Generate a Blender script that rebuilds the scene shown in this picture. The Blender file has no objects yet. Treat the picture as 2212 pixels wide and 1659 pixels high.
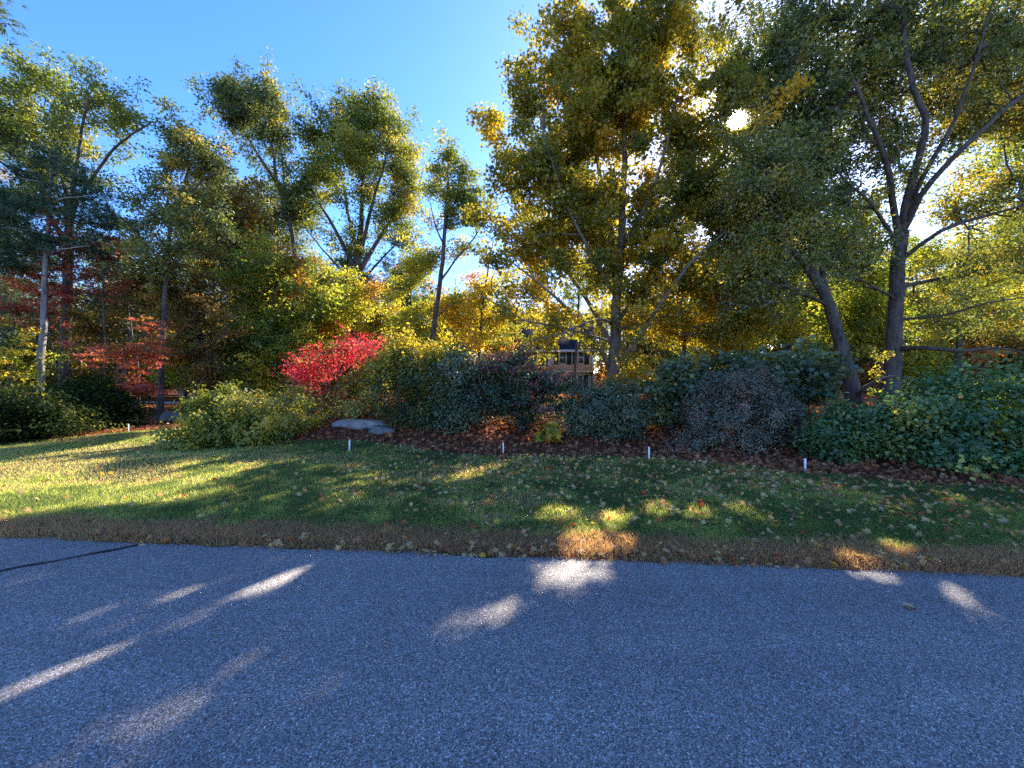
import bpy, math, random
import numpy as np
from mathutils import Vector

# ------------------------------------------------------------------ camera, sky, sun, exposure
S = bpy.context.scene
COL = S.collection
CAM_H = 1.5
FOC = 832.0                      # focal length in units of a 2212 px wide picture
cam_d = bpy.data.cameras.new('camera'); cam = bpy.data.objects.new('camera', cam_d); COL.objects.link(cam)
cam.location = (0, 0, CAM_H); cam.rotation_euler = (math.radians(90), 0, 0)
cam_d.sensor_fit = 'HORIZONTAL'; cam_d.sensor_width = 36.0; cam_d.lens = 36.0 * FOC / 2212.0
cam_d.clip_end = 2000; cam_d.clip_start = 0.05
S.camera = cam

SUN_EL = math.radians(30.6); SUN_AZ = math.radians(30.4)      # azimuth measured from +Y towards +X
SUN = np.array([math.cos(SUN_EL) * math.sin(SUN_AZ), math.cos(SUN_EL) * math.cos(SUN_AZ), math.sin(SUN_EL)])
W = bpy.data.worlds.new('World'); S.world = W; W.use_nodes = True
wn, wl = W.node_tree.nodes, W.node_tree.links
bg = wn['Background']; bg.inputs['Strength'].default_value = 0.10
sky = wn.new('ShaderNodeTexSky'); sky.sky_type = 'NISHITA'; sky.sun_disc = False
sky.sun_elevation = SUN_EL; sky.sun_rotation = SUN_AZ
sky.altitude = 50; sky.air_density = 1.0; sky.dust_density = 0.35; sky.ozone_density = 3.0
hsv = wn.new('ShaderNodeHueSaturation'); hsv.inputs['Saturation'].default_value = 1.24
wl.new(sky.outputs['Color'], hsv.inputs['Color'])
# the sun itself and the bright air round it, as part of the sky
tc = wn.new('ShaderNodeTexCoord')
dp = wn.new('ShaderNodeVectorMath'); dp.operation = 'DOT_PRODUCT'; dp.inputs[1].default_value = tuple(SUN)
wl.new(tc.outputs['Generated'], dp.inputs[0])
mr = wn.new('ShaderNodeMapRange'); mr.inputs['From Min'].default_value = math.cos(math.radians(0.95))
mr.inputs['From Max'].default_value = math.cos(math.radians(0.70)); mr.inputs['To Max'].default_value = 600.0
wl.new(dp.outputs['Value'], mr.inputs['Value'])
pw = wn.new('ShaderNodeMath'); pw.operation = 'POWER'; pw.use_clamp = False; pw.inputs[1].default_value = 700.0
mx0 = wn.new('ShaderNodeMath'); mx0.operation = 'MAXIMUM'; mx0.inputs[1].default_value = 0.0
wl.new(dp.outputs['Value'], mx0.inputs[0]); wl.new(mx0.outputs[0], pw.inputs[0])
sc = wn.new('ShaderNodeMath'); sc.operation = 'MULTIPLY_ADD'; sc.inputs[1].default_value = 16.0
wl.new(pw.outputs[0], sc.inputs[0]); wl.new(mr.outputs['Result'], sc.inputs[2])
tint = wn.new('ShaderNodeVectorMath'); tint.operation = 'SCALE'; tint.inputs[0].default_value = (1.0, 0.95, 0.86)
wl.new(sc.outputs[0], tint.inputs['Scale'])
ad = wn.new('ShaderNodeVectorMath'); ad.operation = 'ADD'
skm = wn.new('ShaderNodeVectorMath'); skm.operation = 'MULTIPLY'; skm.inputs[1].default_value = (.90, .90, 1.13)
wl.new(hsv.outputs['Color'], skm.inputs[0]); wl.new(skm.outputs['Vector'], ad.inputs[0]); wl.new(tint.outputs['Vector'], ad.inputs[1])
wl.new(ad.outputs['Vector'], bg.inputs['Color'])

sun_d = bpy.data.lights.new('sun', 'SUN'); sun_d.energy = 4.0; sun_d.angle = math.radians(0.53); sun_d.color = (1.0, 0.93, 0.80)
sun_o = bpy.data.objects.new('sun', sun_d); COL.objects.link(sun_o)
sun_o.rotation_euler = Vector(SUN).to_track_quat('Z', 'Y').to_euler(); sun_o.location = (20, 35, 40)

S.view_settings.view_transform = 'Standard'; S.view_settings.look = 'None'
S.view_settings.exposure = 2.08; S.view_settings.gamma = 1.0
S.render.engine = 'CYCLES'
cy = S.cycles
cy.max_bounces = 7; cy.diffuse_bounces = 4; cy.transmission_bounces = 5; cy.glossy_bounces = 2; cy.transparent_max_bounces = 4
cy.sample_clamp_indirect = 6.0; cy.caustics_reflective = False; cy.caustics_refractive = False
cy.use_denoising = False

# ------------------------------------------------------------------ helpers
def P(px, py, Y, dy=0.0):
    Y = Y + dy
    return np.array([(px - 1106.0) / FOC * Y, Y, CAM_H + (830.0 - py) / FOC * Y])

def nz(v): return v / np.maximum(np.linalg.norm(v, axis=-1, keepdims=True), 1e-9)

def smooth(t):
    t = np.clip(t, 0, 1); return t * t * (3 - 2 * t)

_lat = np.random.default_rng(5).random((256, 256))
def vnoise(x, y):
    xi = np.floor(x).astype(int); yi = np.floor(y).astype(int); fx = smooth(x - xi); fy = smooth(y - yi)
    g = lambda a, b: _lat[a % 256, b % 256]
    return (g(xi, yi) * (1 - fx) + g(xi + 1, yi) * fx) * (1 - fy) + (g(xi, yi + 1) * (1 - fx) + g(xi + 1, yi + 1) * fx) * fy
def fbm(x, y, n=4):
    s = 0; a = 0.5; t = 0
    for i in range(n):
        s = s + a * vnoise(x * 2 ** i + 17.3 * i, y * 2 ** i + 9.1 * i); t += a; a *= 0.5
    return s / t

def tag(o, label=None, cat=None, group=None, kind=None):
    if label: o['label'] = label
    if cat: o['category'] = cat
    if group: o['group'] = group
    if kind: o['kind'] = kind
    return o

def empty(name, loc, label, cat, group=None):
    o = bpy.data.objects.new(name, None); COL.objects.link(o); o.location = loc; o.empty_display_size = 0.2
    return tag(o, label, cat, group)

def mesh_np(name, V, loops, sizes, mat, parent=None, fattr=None, pattr=None, smooth_shade=False):
    me = bpy.data.meshes.new(name)
    V = np.ascontiguousarray(V, dtype=np.float32)
    if parent is not None: V = V - np.array(parent.location, dtype=np.float32)
    loops = np.ascontiguousarray(loops, dtype=np.int32).ravel(); sizes = np.ascontiguousarray(sizes, dtype=np.int32)
    me.vertices.add(len(V)); me.vertices.foreach_set('co', V.ravel())
    me.loops.add(len(loops)); me.loops.foreach_set('vertex_index', loops)
    me.polygons.add(len(sizes)); st = np.zeros(len(sizes), np.int32); st[1:] = np.cumsum(sizes)[:-1]
    me.polygons.foreach_set('loop_start', st); me.polygons.foreach_set('loop_total', sizes)
    if smooth_shade: me.polygons.foreach_set('use_smooth', np.ones(len(sizes), bool))
    me.update(calc_edges=True)
    if fattr is not None:
        for k, a in fattr.items():
            at = me.attributes.new(k, 'FLOAT', 'FACE'); at.data.foreach_set('value', np.ascontiguousarray(a, dtype=np.float32))
    if pattr is not None:
        for k, a in pattr.items():
            at = me.attributes.new(k, 'FLOAT', 'POINT'); at.data.foreach_set('value', np.ascontiguousarray(a, dtype=np.float32))
    me.materials.append(mat)
    o = bpy.data.objects.new(name, me); COL.objects.link(o)
    if parent is not None: o.parent = parent
    return o

class MB:
    """collects boxes and prisms for one mesh"""
    def __init__(s): s.V = []; s.L = []; s.Z = []; s.n = 0
    def poly(s, pts, faces):
        s.V.append(np.array(pts, float))
        for f in faces: s.L.extend([i + s.n for i in f]); s.Z.append(len(f))
        s.n += len(pts); return s
    def box(s, a, b):
        x0, y0, z0 = a; x1, y1, z1 = b
        return s.poly([(x0, y0, z0), (x1, y0, z0), (x1, y1, z0), (x0, y1, z0), (x0, y0, z1), (x1, y0, z1), (x1, y1, z1), (x0, y1, z1)],
                      [(3, 2, 1, 0), (4, 5, 6, 7), (0, 1, 5, 4), (1, 2, 6, 5), (2, 3, 7, 6), (3, 0, 4, 7)])
    def build(s, name, mat, parent=None):
        return mesh_np(name, np.concatenate(s.V), s.L, s.Z, mat, parent)

# ------------------------------------------------------------------ materials
def new_mat(name):
    m = bpy.data.materials.new(name); m.use_nodes = True
    n, l = m.node_tree.nodes, m.node_tree.links; n.clear()
    out = n.new('ShaderNodeOutputMaterial')
    return m, n, l, out

def ramp(n, stops):
    r = n.new('ShaderNodeValToRGB'); e = r.color_ramp.elements
    while len(e) < len(stops): e.new(0.5)
    for i, (p, c) in enumerate(stops): e[i].position = p; e[i].color = (c[0], c[1], c[2], 1)
    return r

def leaf_mat(name, stops, transl=0.5, gloss=0.05, rough=0.45, boost=1.45, objrand=0.0):
    m, n, l, out = new_mat(name)
    at = n.new('ShaderNodeAttribute'); at.attribute_name = 'tint'
    stops = [(p_, tuple(min(.72, v * 1.3) for v in c_)) for p_, c_ in stops]
    r = ramp(n, stops)
    if objrand > 0:
        oi = n.new('ShaderNodeObjectInfo'); ma = n.new('ShaderNodeMath'); ma.operation = 'MULTIPLY_ADD'
        ma.inputs[1].default_value = objrand; l.new(oi.outputs['Random'], ma.inputs[0])
        l.new(at.outputs['Fac'], ma.inputs[2]); l.new(ma.outputs[0], r.inputs['Fac'])
    else: l.new(at.outputs['Fac'], r.inputs['Fac'])
    d = n.new('ShaderNodeBsdfDiffuse'); t = n.new('ShaderNodeBsdfTranslucent'); g = n.new('ShaderNodeBsdfGlossy')
    g.inputs['Roughness'].default_value = rough + .1; g.inputs['Color'].default_value = (1, 1, 0.95, 1)
    mul = n.new('ShaderNodeVectorMath'); mul.operation = 'MULTIPLY'; mul.inputs[1].default_value = (boost * 1.05, boost, boost * 0.55)
    l.new(r.outputs['Color'], d.inputs['Color']); l.new(r.outputs['Color'], mul.inputs[0]); l.new(mul.outputs['Vector'], t.inputs['Color'])
    a = n.new('ShaderNodeMixShader'); a.inputs[0].default_value = transl; l.new(d.outputs[0], a.inputs[1]); l.new(t.outputs[0], a.inputs[2])
    b = n.new('ShaderNodeMixShader'); b.inputs[0].default_value = gloss * .6; l.new(a.outputs[0], b.inputs[1]); l.new(g.outputs[0], b.inputs[2])
    l.new(b.outputs[0], out.inputs['Surface'])
    return m

def noise_node(n, l, coord, scale, detail=4, rough=0.6):
    t = n.new('ShaderNodeTexNoise'); t.inputs['Scale'].default_value = scale; t.inputs['Detail'].default_value = detail
    t.inputs['Roughness'].default_value = rough; l.new(coord, t.inputs['Vector']); return t

def bark_mat(name, dark, light, scale=14.0, stretch=0.22):
    m, n, l, out = new_mat(name)
    g = n.new('ShaderNodeNewGeometry'); mp = n.new('ShaderNodeMapping'); mp.inputs['Scale'].default_value = (1, 1, stretch)
    l.new(g.outputs['Position'], mp.inputs['Vector'])
    t = noise_node(n, l, mp.outputs['Vector'], scale, 6, 0.7)
    t2 = noise_node(n, l, g.outputs['Position'], 2.3, 3)
    ad = n.new('ShaderNodeMath'); ad.operation = 'MULTIPLY_ADD'; ad.inputs[1].default_value = 0.5
    l.new(t2.outputs['Fac'], ad.inputs[0]); l.new(t.outputs['Fac'], ad.inputs[2])
    r = ramp(n, [(0.55, dark), (0.85, light)]); l.new(ad.outputs[0], r.inputs['Fac'])
    p = n.new('ShaderNodeBsdfPrincipled'); p.inputs['Roughness'].default_value = 0.9; p.inputs['Specular IOR Level'].default_value = 0.2
    l.new(r.outputs['Color'], p.inputs['Base Color'])
    bu = n.new('ShaderNodeBump'); bu.inputs['Strength'].default_value = 0.9; bu.inputs['Distance'].default_value = 0.03
    l.new(t.outputs['Fac'], bu.inputs['Height']); l.new(bu.outputs['Normal'], p.inputs['Normal'])
    l.new(p.outputs[0], out.inputs['Surface'])
    return m

def plain_mat(name, c, rough=0.7, var=0.15, scale=6.0, bump=0.0, spec=0.3):
    m, n, l, out = new_mat(name)
    g = n.new('ShaderNodeNewGeometry'); t = noise_node(n, l, g.outputs['Position'], scale, 6)
    r = ramp(n, [(0.3, [v * (1 - var) for v in c]), (0.7, [min(1, v * (1 + var)) for v in c])]); l.new(t.outputs['Fac'], r.inputs['Fac'])
    p = n.new('ShaderNodeBsdfPrincipled'); p.inputs['Roughness'].default_value = rough; p.inputs['Specular IOR Level'].default_value = spec
    l.new(r.outputs['Color'], p.inputs['Base Color'])
    if bump:
        bu = n.new('ShaderNodeBump'); bu.inputs['Strength'].default_value = 0.8; bu.inputs['Distance'].default_value = bump
        l.new(t.outputs['Fac'], bu.inputs['Height']); l.new(bu.outputs['Normal'], p.inputs['Normal'])
    l.new(p.outputs[0], out.inputs['Surface'])
    return m

BARK_OAK = bark_mat('oak_bark', (0.025, 0.021, 0.018), (0.12, 0.10, 0.088))
BARK_MAPLE = bark_mat('maple_bark', (0.06, 0.047, 0.04), (0.21, 0.165, 0.145), 10)
BARK_PALE = bark_mat('pine_bark', (0.10, 0.085, 0.08), (0.34, 0.30, 0.28), 9)
BARK_TWIG = bark_mat('twig_bark', (0.04, 0.034, 0.03), (0.13, 0.11, 0.10), 20)

M_MAPLE = leaf_mat('maple_leaf', [(0.0, (0.09, 0.105, 0.014)), (0.35, (0.20, 0.18, 0.02)), (0.6, (0.36, 0.27, 0.022)), (0.82, (0.46, 0.27, 0.022)), (1.0, (0.54, 0.37, 0.03))], .55)
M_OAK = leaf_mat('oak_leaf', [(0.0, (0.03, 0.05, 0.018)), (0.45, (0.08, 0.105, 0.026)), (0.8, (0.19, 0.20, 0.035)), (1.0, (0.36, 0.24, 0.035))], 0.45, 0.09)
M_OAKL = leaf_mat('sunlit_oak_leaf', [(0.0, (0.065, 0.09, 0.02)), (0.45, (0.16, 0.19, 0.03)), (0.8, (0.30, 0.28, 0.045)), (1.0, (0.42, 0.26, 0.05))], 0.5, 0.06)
M_PINE = leaf_mat('pine_needle', [(0.0, (0.02, 0.045, 0.025)), (0.6, (0.05, 0.095, 0.045)), (1.0, (0.13, 0.17, 0.07))], 0.3, 0.05)
M_RED = leaf_mat('red_maple_leaf', [(0.0, (0.13, 0.05, 0.035)), (0.3, (0.33, 0.075, 0.055)), (0.65, (0.50, 0.13, 0.10)), (0.85, (0.45, 0.16, 0.04)), (1.0, (0.40, 0.26, 0.05))], 0.5, 0.05, boost=1.2)
M_ORANGE = leaf_mat('orange_leaf', [(0.0, (0.10, 0.06, 0.02)), (0.4, (0.26, 0.11, 0.025)), (0.75, (0.45, 0.18, 0.03)), (1.0, (0.50, 0.30, 0.05))], 0.5, 0.05)
M_BROWN = leaf_mat('bronze_leaf', [(0.0, (0.05, 0.05, 0.018)), (0.45, (0.13, 0.10, 0.025)), (0.8, (0.25, 0.16, 0.03)), (1.0, (0.38, 0.16, 0.04))], 0.55, 0.05)
M_YGREEN = leaf_mat('yellow_green_leaf', [(0.0, (0.07, 0.105, 0.018)), (0.4, (0.22, 0.25, 0.03)), (0.75, (0.44, 0.37, 0.035)), (1.0, (0.50, 0.34, 0.04))], 0.55, 0.05)
M_BGMIX = leaf_mat('mixed_woodland_leaf', [(0.0, (0.045, 0.07, 0.015)), (0.35, (0.11, 0.14, 0.02)), (0.65, (0.27, 0.25, 0.03)), (0.85, (0.40, 0.26, 0.03)), (1.0, (0.42, 0.15, 0.03))], 0.55, 0.05, objrand=0.25)
M_CRIMSON = leaf_mat('burning_bush_leaf', [(0.0, (0.25, 0.012, 0.015)), (0.4, (0.56, 0.028, 0.06)), (0.72, (0.60, 0.07, 0.11)), (0.86, (0.5, 0.14, 0.08)), (1.0, (0.22, 0.22, 0.04))], 0.5, 0.05, boost=1.3)
M_PRIVET = leaf_mat('privet_leaf', [(0.0, (0.035, 0.055, 0.014)), (0.45, (0.09, 0.11, 0.02)), (0.75, (0.20, 0.19, 0.025)), (1.0, (0.45, 0.33, 0.03))], 0.45, 0.07)
M_FORSY = leaf_mat('forsythia_leaf', [(0.0, (0.07, 0.10, 0.015)), (0.4, (0.18, 0.19, 0.02)), (0.75, (0.36, 0.28, 0.025)), (1.0, (0.50, 0.34, 0.03))], 0.45, 0.07)
M_RHODO = leaf_mat('rhododendron_leaf', [(0.0, (0.03, 0.05, 0.028)), (0.5, (0.075, 0.10, 0.040)), (0.9, (0.12, 0.145, 0.055)), (1.0, (0.25, 0.10, 0.04))], 0.2, 0.13, 0.4)
M_HOLLY = leaf_mat('dusky_leaf', [(0.0, (0.045, 0.046, 0.027)), (0.5, (0.105, 0.098, 0.055)), (0.88, (0.17, 0.145, 0.085)), (0.95, (0.22, 0.08, 0.05)), (1.0, (0.30, 0.08, 0.04))], 0.2, 0.13, 0.42)
M_EUON = leaf_mat('dark_layered_leaf', [(0.0, (0.025, 0.05, 0.025)), (0.5, (0.05, 0.09, 0.04)), (0.68, (0.12, 0.065, 0.05)), (0.85, (0.26, 0.06, 0.07)), (1.0, (0.30, 0.06, 0.07))], 0.35, 0.09)
M_TANGLE = leaf_mat('bittersweet_leaf', [(0.0, (0.03, 0.08, 0.032)), (0.5, (0.095, 0.17, 0.05)), (0.85, (0.13, 0.18, 0.05)), (1.0, (0.38, 0.33, 0.04))], 0.4, 0.09)
M_BLUEGR = leaf_mat('dull_maple_leaf', [(0.0, (0.035, 0.065, 0.04)), (0.6, (0.10, 0.13, 0.055)), (0.9, (0.10, 0.14, 0.06)), (1.0, (0.35, 0.22, 0.03))], 0.35, 0.10)
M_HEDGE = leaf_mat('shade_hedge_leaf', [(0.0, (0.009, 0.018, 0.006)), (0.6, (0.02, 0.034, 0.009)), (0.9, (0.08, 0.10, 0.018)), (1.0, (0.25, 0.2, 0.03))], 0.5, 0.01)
M_GRASS = leaf_mat('grass_blade', [(0.0, (0.20, 0.10, 0.075)), (0.22, (0.29, 0.175, 0.12)), (0.3, (0.34, 0.31, 0.13)), (0.47, (0.22, 0.245, 0.07)), (0.65, (0.112, 0.136, 0.048)), (1.0, (0.07, 0.105, 0.038))], 0.62, 0.012, boost=2.1)
M_LITTER = leaf_mat('dry_fallen_leaf', [(0.0, (0.11, 0.034, 0.02)), (0.3, (0.29, 0.10, 0.052)), (0.55, (0.42, 0.20, 0.10)), (0.8, (0.70, 0.38, 0.19)), (0.93, (0.50, 0.30, 0.05)), (1.0, (0.45, 0.06, 0.03))], 0.3, 0.0)

# ------------------------------------------------------------------ sunlit gaps (where light reaches the ground between the leaves)
def G(px, py):      # a point of the flat ground seen at that place
    Y = CAM_H * FOC / (py - 830.0); return np.array([(px - 1106.0) / FOC * Y, Y])
SH = np.array([math.sin(SUN_AZ), math.cos(SUN_AZ)]); SX = np.array([SH[1], -SH[0]])
GAPS = []           # centre x, y, half length along the sun, half width, how clear
def gap(px, py, hl, hw, k=1.0):
    c = G(px, py); GAPS.append((c[0], c[1], hl, hw, min(1, k * .97)))
for a in [(50, 1465, .22, .15), (190, 1418, .2, .10, .9), (320, 1362, .2, .08, .45), (430, 1316, .2, .10, .8), (330, 1410, .1, .08, .5), (560, 1262, .22, .13), (620, 1248, .15, .1), (480, 1335, .12, .07, .6),
          (1000, 1345, .2, .15, .85), (940, 1330, .14, .10, .7), (1092, 1315, .2, .16, .8), (1190, 1235, .2, .2, .85), (1262, 1222, .2, .22, .85), (1290, 1245, .14, .14), (1230, 1275, .16, .14, .7),
          (1200, 1118, .35, .22), (1290, 1150, .3, .2), (1320, 1128, .35, .2), (1250, 1180, .25, .2), (1330, 1190, .25, .16), (1420, 1105, .3, .2, .9), (1505, 1115, .3, .16, .9), (1598, 1108, .28, .2),
          (1650, 1140, .2, .16, .7), (1960, 1203, .2, .2), (1860, 1232, .16, .2), (2050, 1275, .2, .12), (2120, 1330, .16, .12, .7), (1790, 1265, .14, .12, .6), (2000, 1105, .2, .15, .7), (1780, 1160, .2, .15, .6),
          (700, 1470, .16, .09, .7), (640, 1500, .14, .09, .6), (520, 1420, .14, .07, .5), (1000, 1500, .1, .09, .5), (30, 1176, .3, .06, .8), (150, 1335, .2, .07, .6), (740, 1455, .18, .08, .75), (600, 1555, .16, .07, .7), (330, 1540, .18, .08, .6), (160, 1560, .16, .08, .6), (820, 1250, .14, .08, .6), (1480, 1270, .12, .1, .5)]: gap(*a)
SHAFTS = [(P(*q[:3]), q[3], q[4] if len(q) > 4 else .85) for q in [(690, 790, 12.4, .8, .95), (765, 755, 12.4, .7, .95), (720, 770, 12.4, .5, .95), (540, 830, 11, .9), (510, 880, 9.4, .8), (400, 965, 9.4, .5), (600, 910, 10, .7, .6), (890, 725, 10.8, .8), (860, 780, 10.8, .6),
          (1050, 610, 21, 1.6), (1120, 650, 21, 1.2), (740, 650, 21, 1.4), (900, 640, 19, 1.0), (640, 620, 20, .9), (230, 775, 13.5, .6), (300, 800, 13.5, .5), (60, 640, 14.5, 1.0), (150, 600, 14.5, .8), (92, 720, 16.5, .5), (40, 790, 16, .8),
          (2170, 935, 6.3, .4), (2200, 885, 6.3, .35), (1895, 800, 9.6, .4), (1440, 700, 14, .8, .6), (770, 880, 12.8, .8), (850, 870, 13, .6), (1180, 895, 12.5, .5)]]
LIT = np.array([G(*p) for p in [(-500, 1035), (0, 1003), (200, 968), (380, 930), (400, 958), (300, 985), (180, 1020), (260, 1045), (500, 1005), (560, 1010), (420, 1060), (340, 1078), (520, 1062), (430, 1092), (200, 1105), (0, 1112), (-500, 1130)]])

def in_poly(p, poly):
    x, y = p[:, 0], p[:, 1]; ins = np.zeros(len(p), bool); j = len(poly) - 1
    for i in range(len(poly)):
        xi, yi = poly[i]; xj, yj = poly[j]
        c = ((yi > y) != (yj > y)) & (x < (xj - xi) * (y - yi) / (yj - yi + 1e-12) + xi); ins ^= c; j = i
    return ins

def open_to_sun(C, rng):
    """True for leaves that stand in one of the gaps the sun shines through"""
    g = C[:, :2] - SUN[None, :2] * (C[:, 2:3] / SUN[2])
    gj = g + rng.normal(0, 0.03, g.shape)
    out = in_poly(g + rng.normal(0, 0.10, g.shape), LIT)
    for (x, y, hl, hw, k) in GAPS:
        d = gj - np.array([x, y]); a = d @ SH; b = d @ SX
        out |= ((a / hl) ** 2 + (b / hw) ** 2 < 1) & (rng.random(len(g)) < k)
    for Q, r_, k in SHAFTS:
        d = C - Q; t = d @ SUN; pp = np.linalg.norm(d - t[:, None] * SUN, axis=1)
        out |= (t > r_ * 1.3 + .3) & (pp < r_ * (1 + rng.normal(0, .12, len(C)))) & (rng.random(len(C)) < k)
    v = nz(C - np.array([0, 0, CAM_H])); ang = np.degrees(np.arccos(np.clip(v @ SUN, -1, 1)))
    out |= ang < 1.0 + rng.normal(0, 0.25, len(ang))
    return out

# ------------------------------------------------------------------ terrain
BEDX = np.array([-60, -14, -12.2, -10.5, -8.2, -7.2, -6.3, -3.8, -1.5, -0.2, 2.3, 3.7, 5.1, 7.1, 12, 60.0])
BEDY = np.array([8.6, 9.2, 9.9, 13.5, 13.2, 10.0, 10.2, 9.5, 8.6, 8.15, 7.5, 7.0, 6.35, 5.4, 3.9, 3.3])
def bed_y(x): return np.interp(x, BEDX, BEDY)
def edge_y(x): return 3.36 - 0.084 * np.clip(x, -20, 20)
def hgt(x, y):
    x = np.asarray(x, float); y = np.asarray(y, float)
    e = edge_y(x)
    z = -0.05 + 0.07 * smooth((y - e + 0.06) / 0.16) + 0.03 * smooth((y - e) / 3)
    yb = np.where(x > -9, bed_y(np.maximum(x, -6.8)), 10.8)
    m = smooth((y - yb - .8 * smooth((x + 5) / 3) - .9 * smooth((x - 1.5) / 3) + 0.4) / 4.2) * smooth((x + 10.2) / 3.5) * (1 - smooth((y - 19) / 10)) * 0.92
    left = 0.25 * smooth((y - 13) / 8) * smooth((-x - 8) / 3)
    far = 3.2 * smooth((y - 42) / 30)
    b = (fbm(x * 0.55, y * 0.55, 3) - 0.5) * 0.14 * smooth((y - e) / 2.5)
    return z + m + left + far + b
def axis(segs):
    out = []
    for a, b, s in segs: out.append(np.arange(a, b, s))
    out.append([segs[-1][1]]); return np.concatenate(out)
gx = axis([(-300, -40, 10), (-40, -14, 1.0), (-14, 12, 0.22), (12, 40, 1.0), (40, 300, 10)])
gy = axis([(-60, 0, 6), (0, 2, 0.5), (2, 4.9, 0.06), (4.9, 16, 0.22), (16, 40, 0.8), (40, 400, 10)])
XX, YY = np.meshgrid(gx, gy); ZZ = hgt(XX, YY)
nxv, nyv = len(gx), len(gy)
idx = np.arange(nxv * nyv).reshape(nyv, nxv)
quads = np.stack([idx[:-1, :-1], idx[:-1, 1:], idx[1:, 1:], idx[1:, :-1]], -1).reshape(-1, 4)
def wood_mask(x, y):     # 0 on the lawn, 1 on the mulch and leaf floor behind it
    return smooth((y - bed_y(x) + 0.25 + (fbm(x * 1.1, y * 1.1, 3) - 0.5) * 0.9) / 0.4)

m, n, l, out = new_mat('ground_soil')
g = n.new('ShaderNodeNewGeometry'); at = n.new('ShaderNodeAttribute'); at.attribute_name = 'wood'
t1 = noise_node(n, l, g.outputs['Position'], 3.0, 6); t2 = noise_node(n, l, g.outputs['Position'], 30.0, 4)
r1 = ramp(n, [(0.3, (0.045, 0.065, 0.022)), (0.6, (0.085, 0.085, 0.035)), (0.8, (0.13, 0.10, 0.06))]); l.new(t1.outputs['Fac'], r1.inputs['Fac'])
r2 = ramp(n, [(0.3, (0.05, 0.017, 0.010)), (0.55, (0.15, 0.05, 0.026)), (0.75, (0.25, 0.11, 0.06))]); l.new(t2.outputs['Fac'], r2.inputs['Fac'])
mixc = n.new('ShaderNodeMix'); mixc.data_type = 'RGBA'; l.new(at.outputs['Fac'], mixc.inputs['Factor']); l.new(r1.outputs['Color'], mixc.inputs['A']); l.new(r2.outputs['Color'], mixc.inputs['B'])
p = n.new('ShaderNodeBsdfPrincipled'); p.inputs['Roughness'].default_value = 1.0; p.inputs['Specular IOR Level'].default_value = 0.05
l.new(mixc.outputs['Result'], p.inputs['Base Color'])
bu = n.new('ShaderNodeBump'); bu.inputs['Strength'].default_value = 0.8; bu.inputs['Distance'].default_value = 0.03; l.new(t2.outputs['Fac'], bu.inputs['Height']); l.new(bu.outputs['Normal'], p.inputs['Normal'])
l.new(p.outputs[0], out.inputs['Surface'])
ground = mesh_np('ground', np.stack([XX, YY, ZZ], -1).reshape(-1, 3), quads, np.full(len(quads), 4), m, pattr={'wood': wood_mask(XX, YY).ravel()}, smooth_shade=True)
tag(ground, 'lawn and leaf-strewn woodland floor beside the road', 'ground', kind='structure')

# road
m, n, l, out = new_mat('asphalt')
g = n.new('ShaderNodeNewGeometry')
v1 = n.new('ShaderNodeTexVoronoi'); v1.inputs['Scale'].default_value = 185.0; l.new(g.outputs['Position'], v1.inputs['Vector'])
v2 = n.new('ShaderNodeTexVoronoi'); v2.inputs['Scale'].default_value = 74.0; l.new(g.outputs['Position'], v2.inputs['Vector'])
big = noise_node(n, l, g.outputs['Position'], 0.9, 5); fine = noise_node(n, l, g.outputs['Position'], 60.0, 3, 0.8)
sp = n.new('ShaderNodeSeparateColor'); l.new(v1.outputs['Color'], sp.inputs[0])
rr = ramp(n, [(0.0, (0.11, 0.096, 0.087)), (0.45, (0.262, 0.23, 0.21)), (0.8, (0.44, 0.39, 0.36)), (0.95, (0.58, 0.54, 0.52)), (1.0, (0.7, 0.69, 0.68))]); l.new(sp.outputs[0], rr.inputs['Fac'])
sp2 = n.new('ShaderNodeSeparateColor'); l.new(v2.outputs['Color'], sp2.inputs[0])
r2 = ramp(n, [(0.89, (0, 0, 0)), (0.93, (1, 1, 1))]); l.new(sp2.outputs[1], r2.inputs['Fac'])
dd = ramp(n, [(0.30, (1, 1, 1)), (0.42, (0, 0, 0))]); l.new(v2.outputs['Distance'], dd.inputs['Fac'])
mm = n.new('ShaderNodeMath'); mm.operation = 'MULTIPLY'; l.new(r2.outputs['Color'], mm.inputs[0]); l.new(dd.outputs['Color'], mm.inputs[1])
mc = n.new('ShaderNodeMix'); mc.data_type = 'RGBA'; l.new(mm.outputs[0], mc.inputs['Factor']); l.new(rr.outputs['Color'], mc.inputs['A']); mc.inputs['B'].default_value = (0.80, 0.77, 0.72, 1)
mpw = n.new('ShaderNodeMapping'); mpw.inputs['Scale'].default_value = (0.12, 1.6, 1); mpw.inputs['Rotation'].default_value = (0, 0, .08); l.new(g.outputs['Position'], mpw.inputs['Vector'])
wear = noise_node(n, l, mpw.outputs['Vector'], 1.3, 3); avw = n.new('ShaderNodeMath'); avw.operation = 'MULTIPLY_ADD'; avw.inputs[1].default_value = 0.55; sc5 = n.new('ShaderNodeMath'); sc5.operation = 'MULTIPLY'; sc5.inputs[1].default_value = .45
l.new(big.outputs['Fac'], sc5.inputs[0]); l.new(wear.outputs['Fac'], avw.inputs[0]); l.new(sc5.outputs[0], avw.inputs[2])
bg2 = ramp(n, [(0.3, (0.78, 0.78, 0.79)), (0.7, (1.16, 1.16, 1.15))]); l.new(avw.outputs[0], bg2.inputs['Fac'])
mu = n.new('ShaderNodeMix'); mu.data_type = 'RGBA'; mu.blend_type = 'MULTIPLY'; mu.inputs['Factor'].default_value = 1.0; l.new(mc.outputs['Result'], mu.inputs['A']); l.new(bg2.outputs['Color'], mu.inputs['B'])
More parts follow.
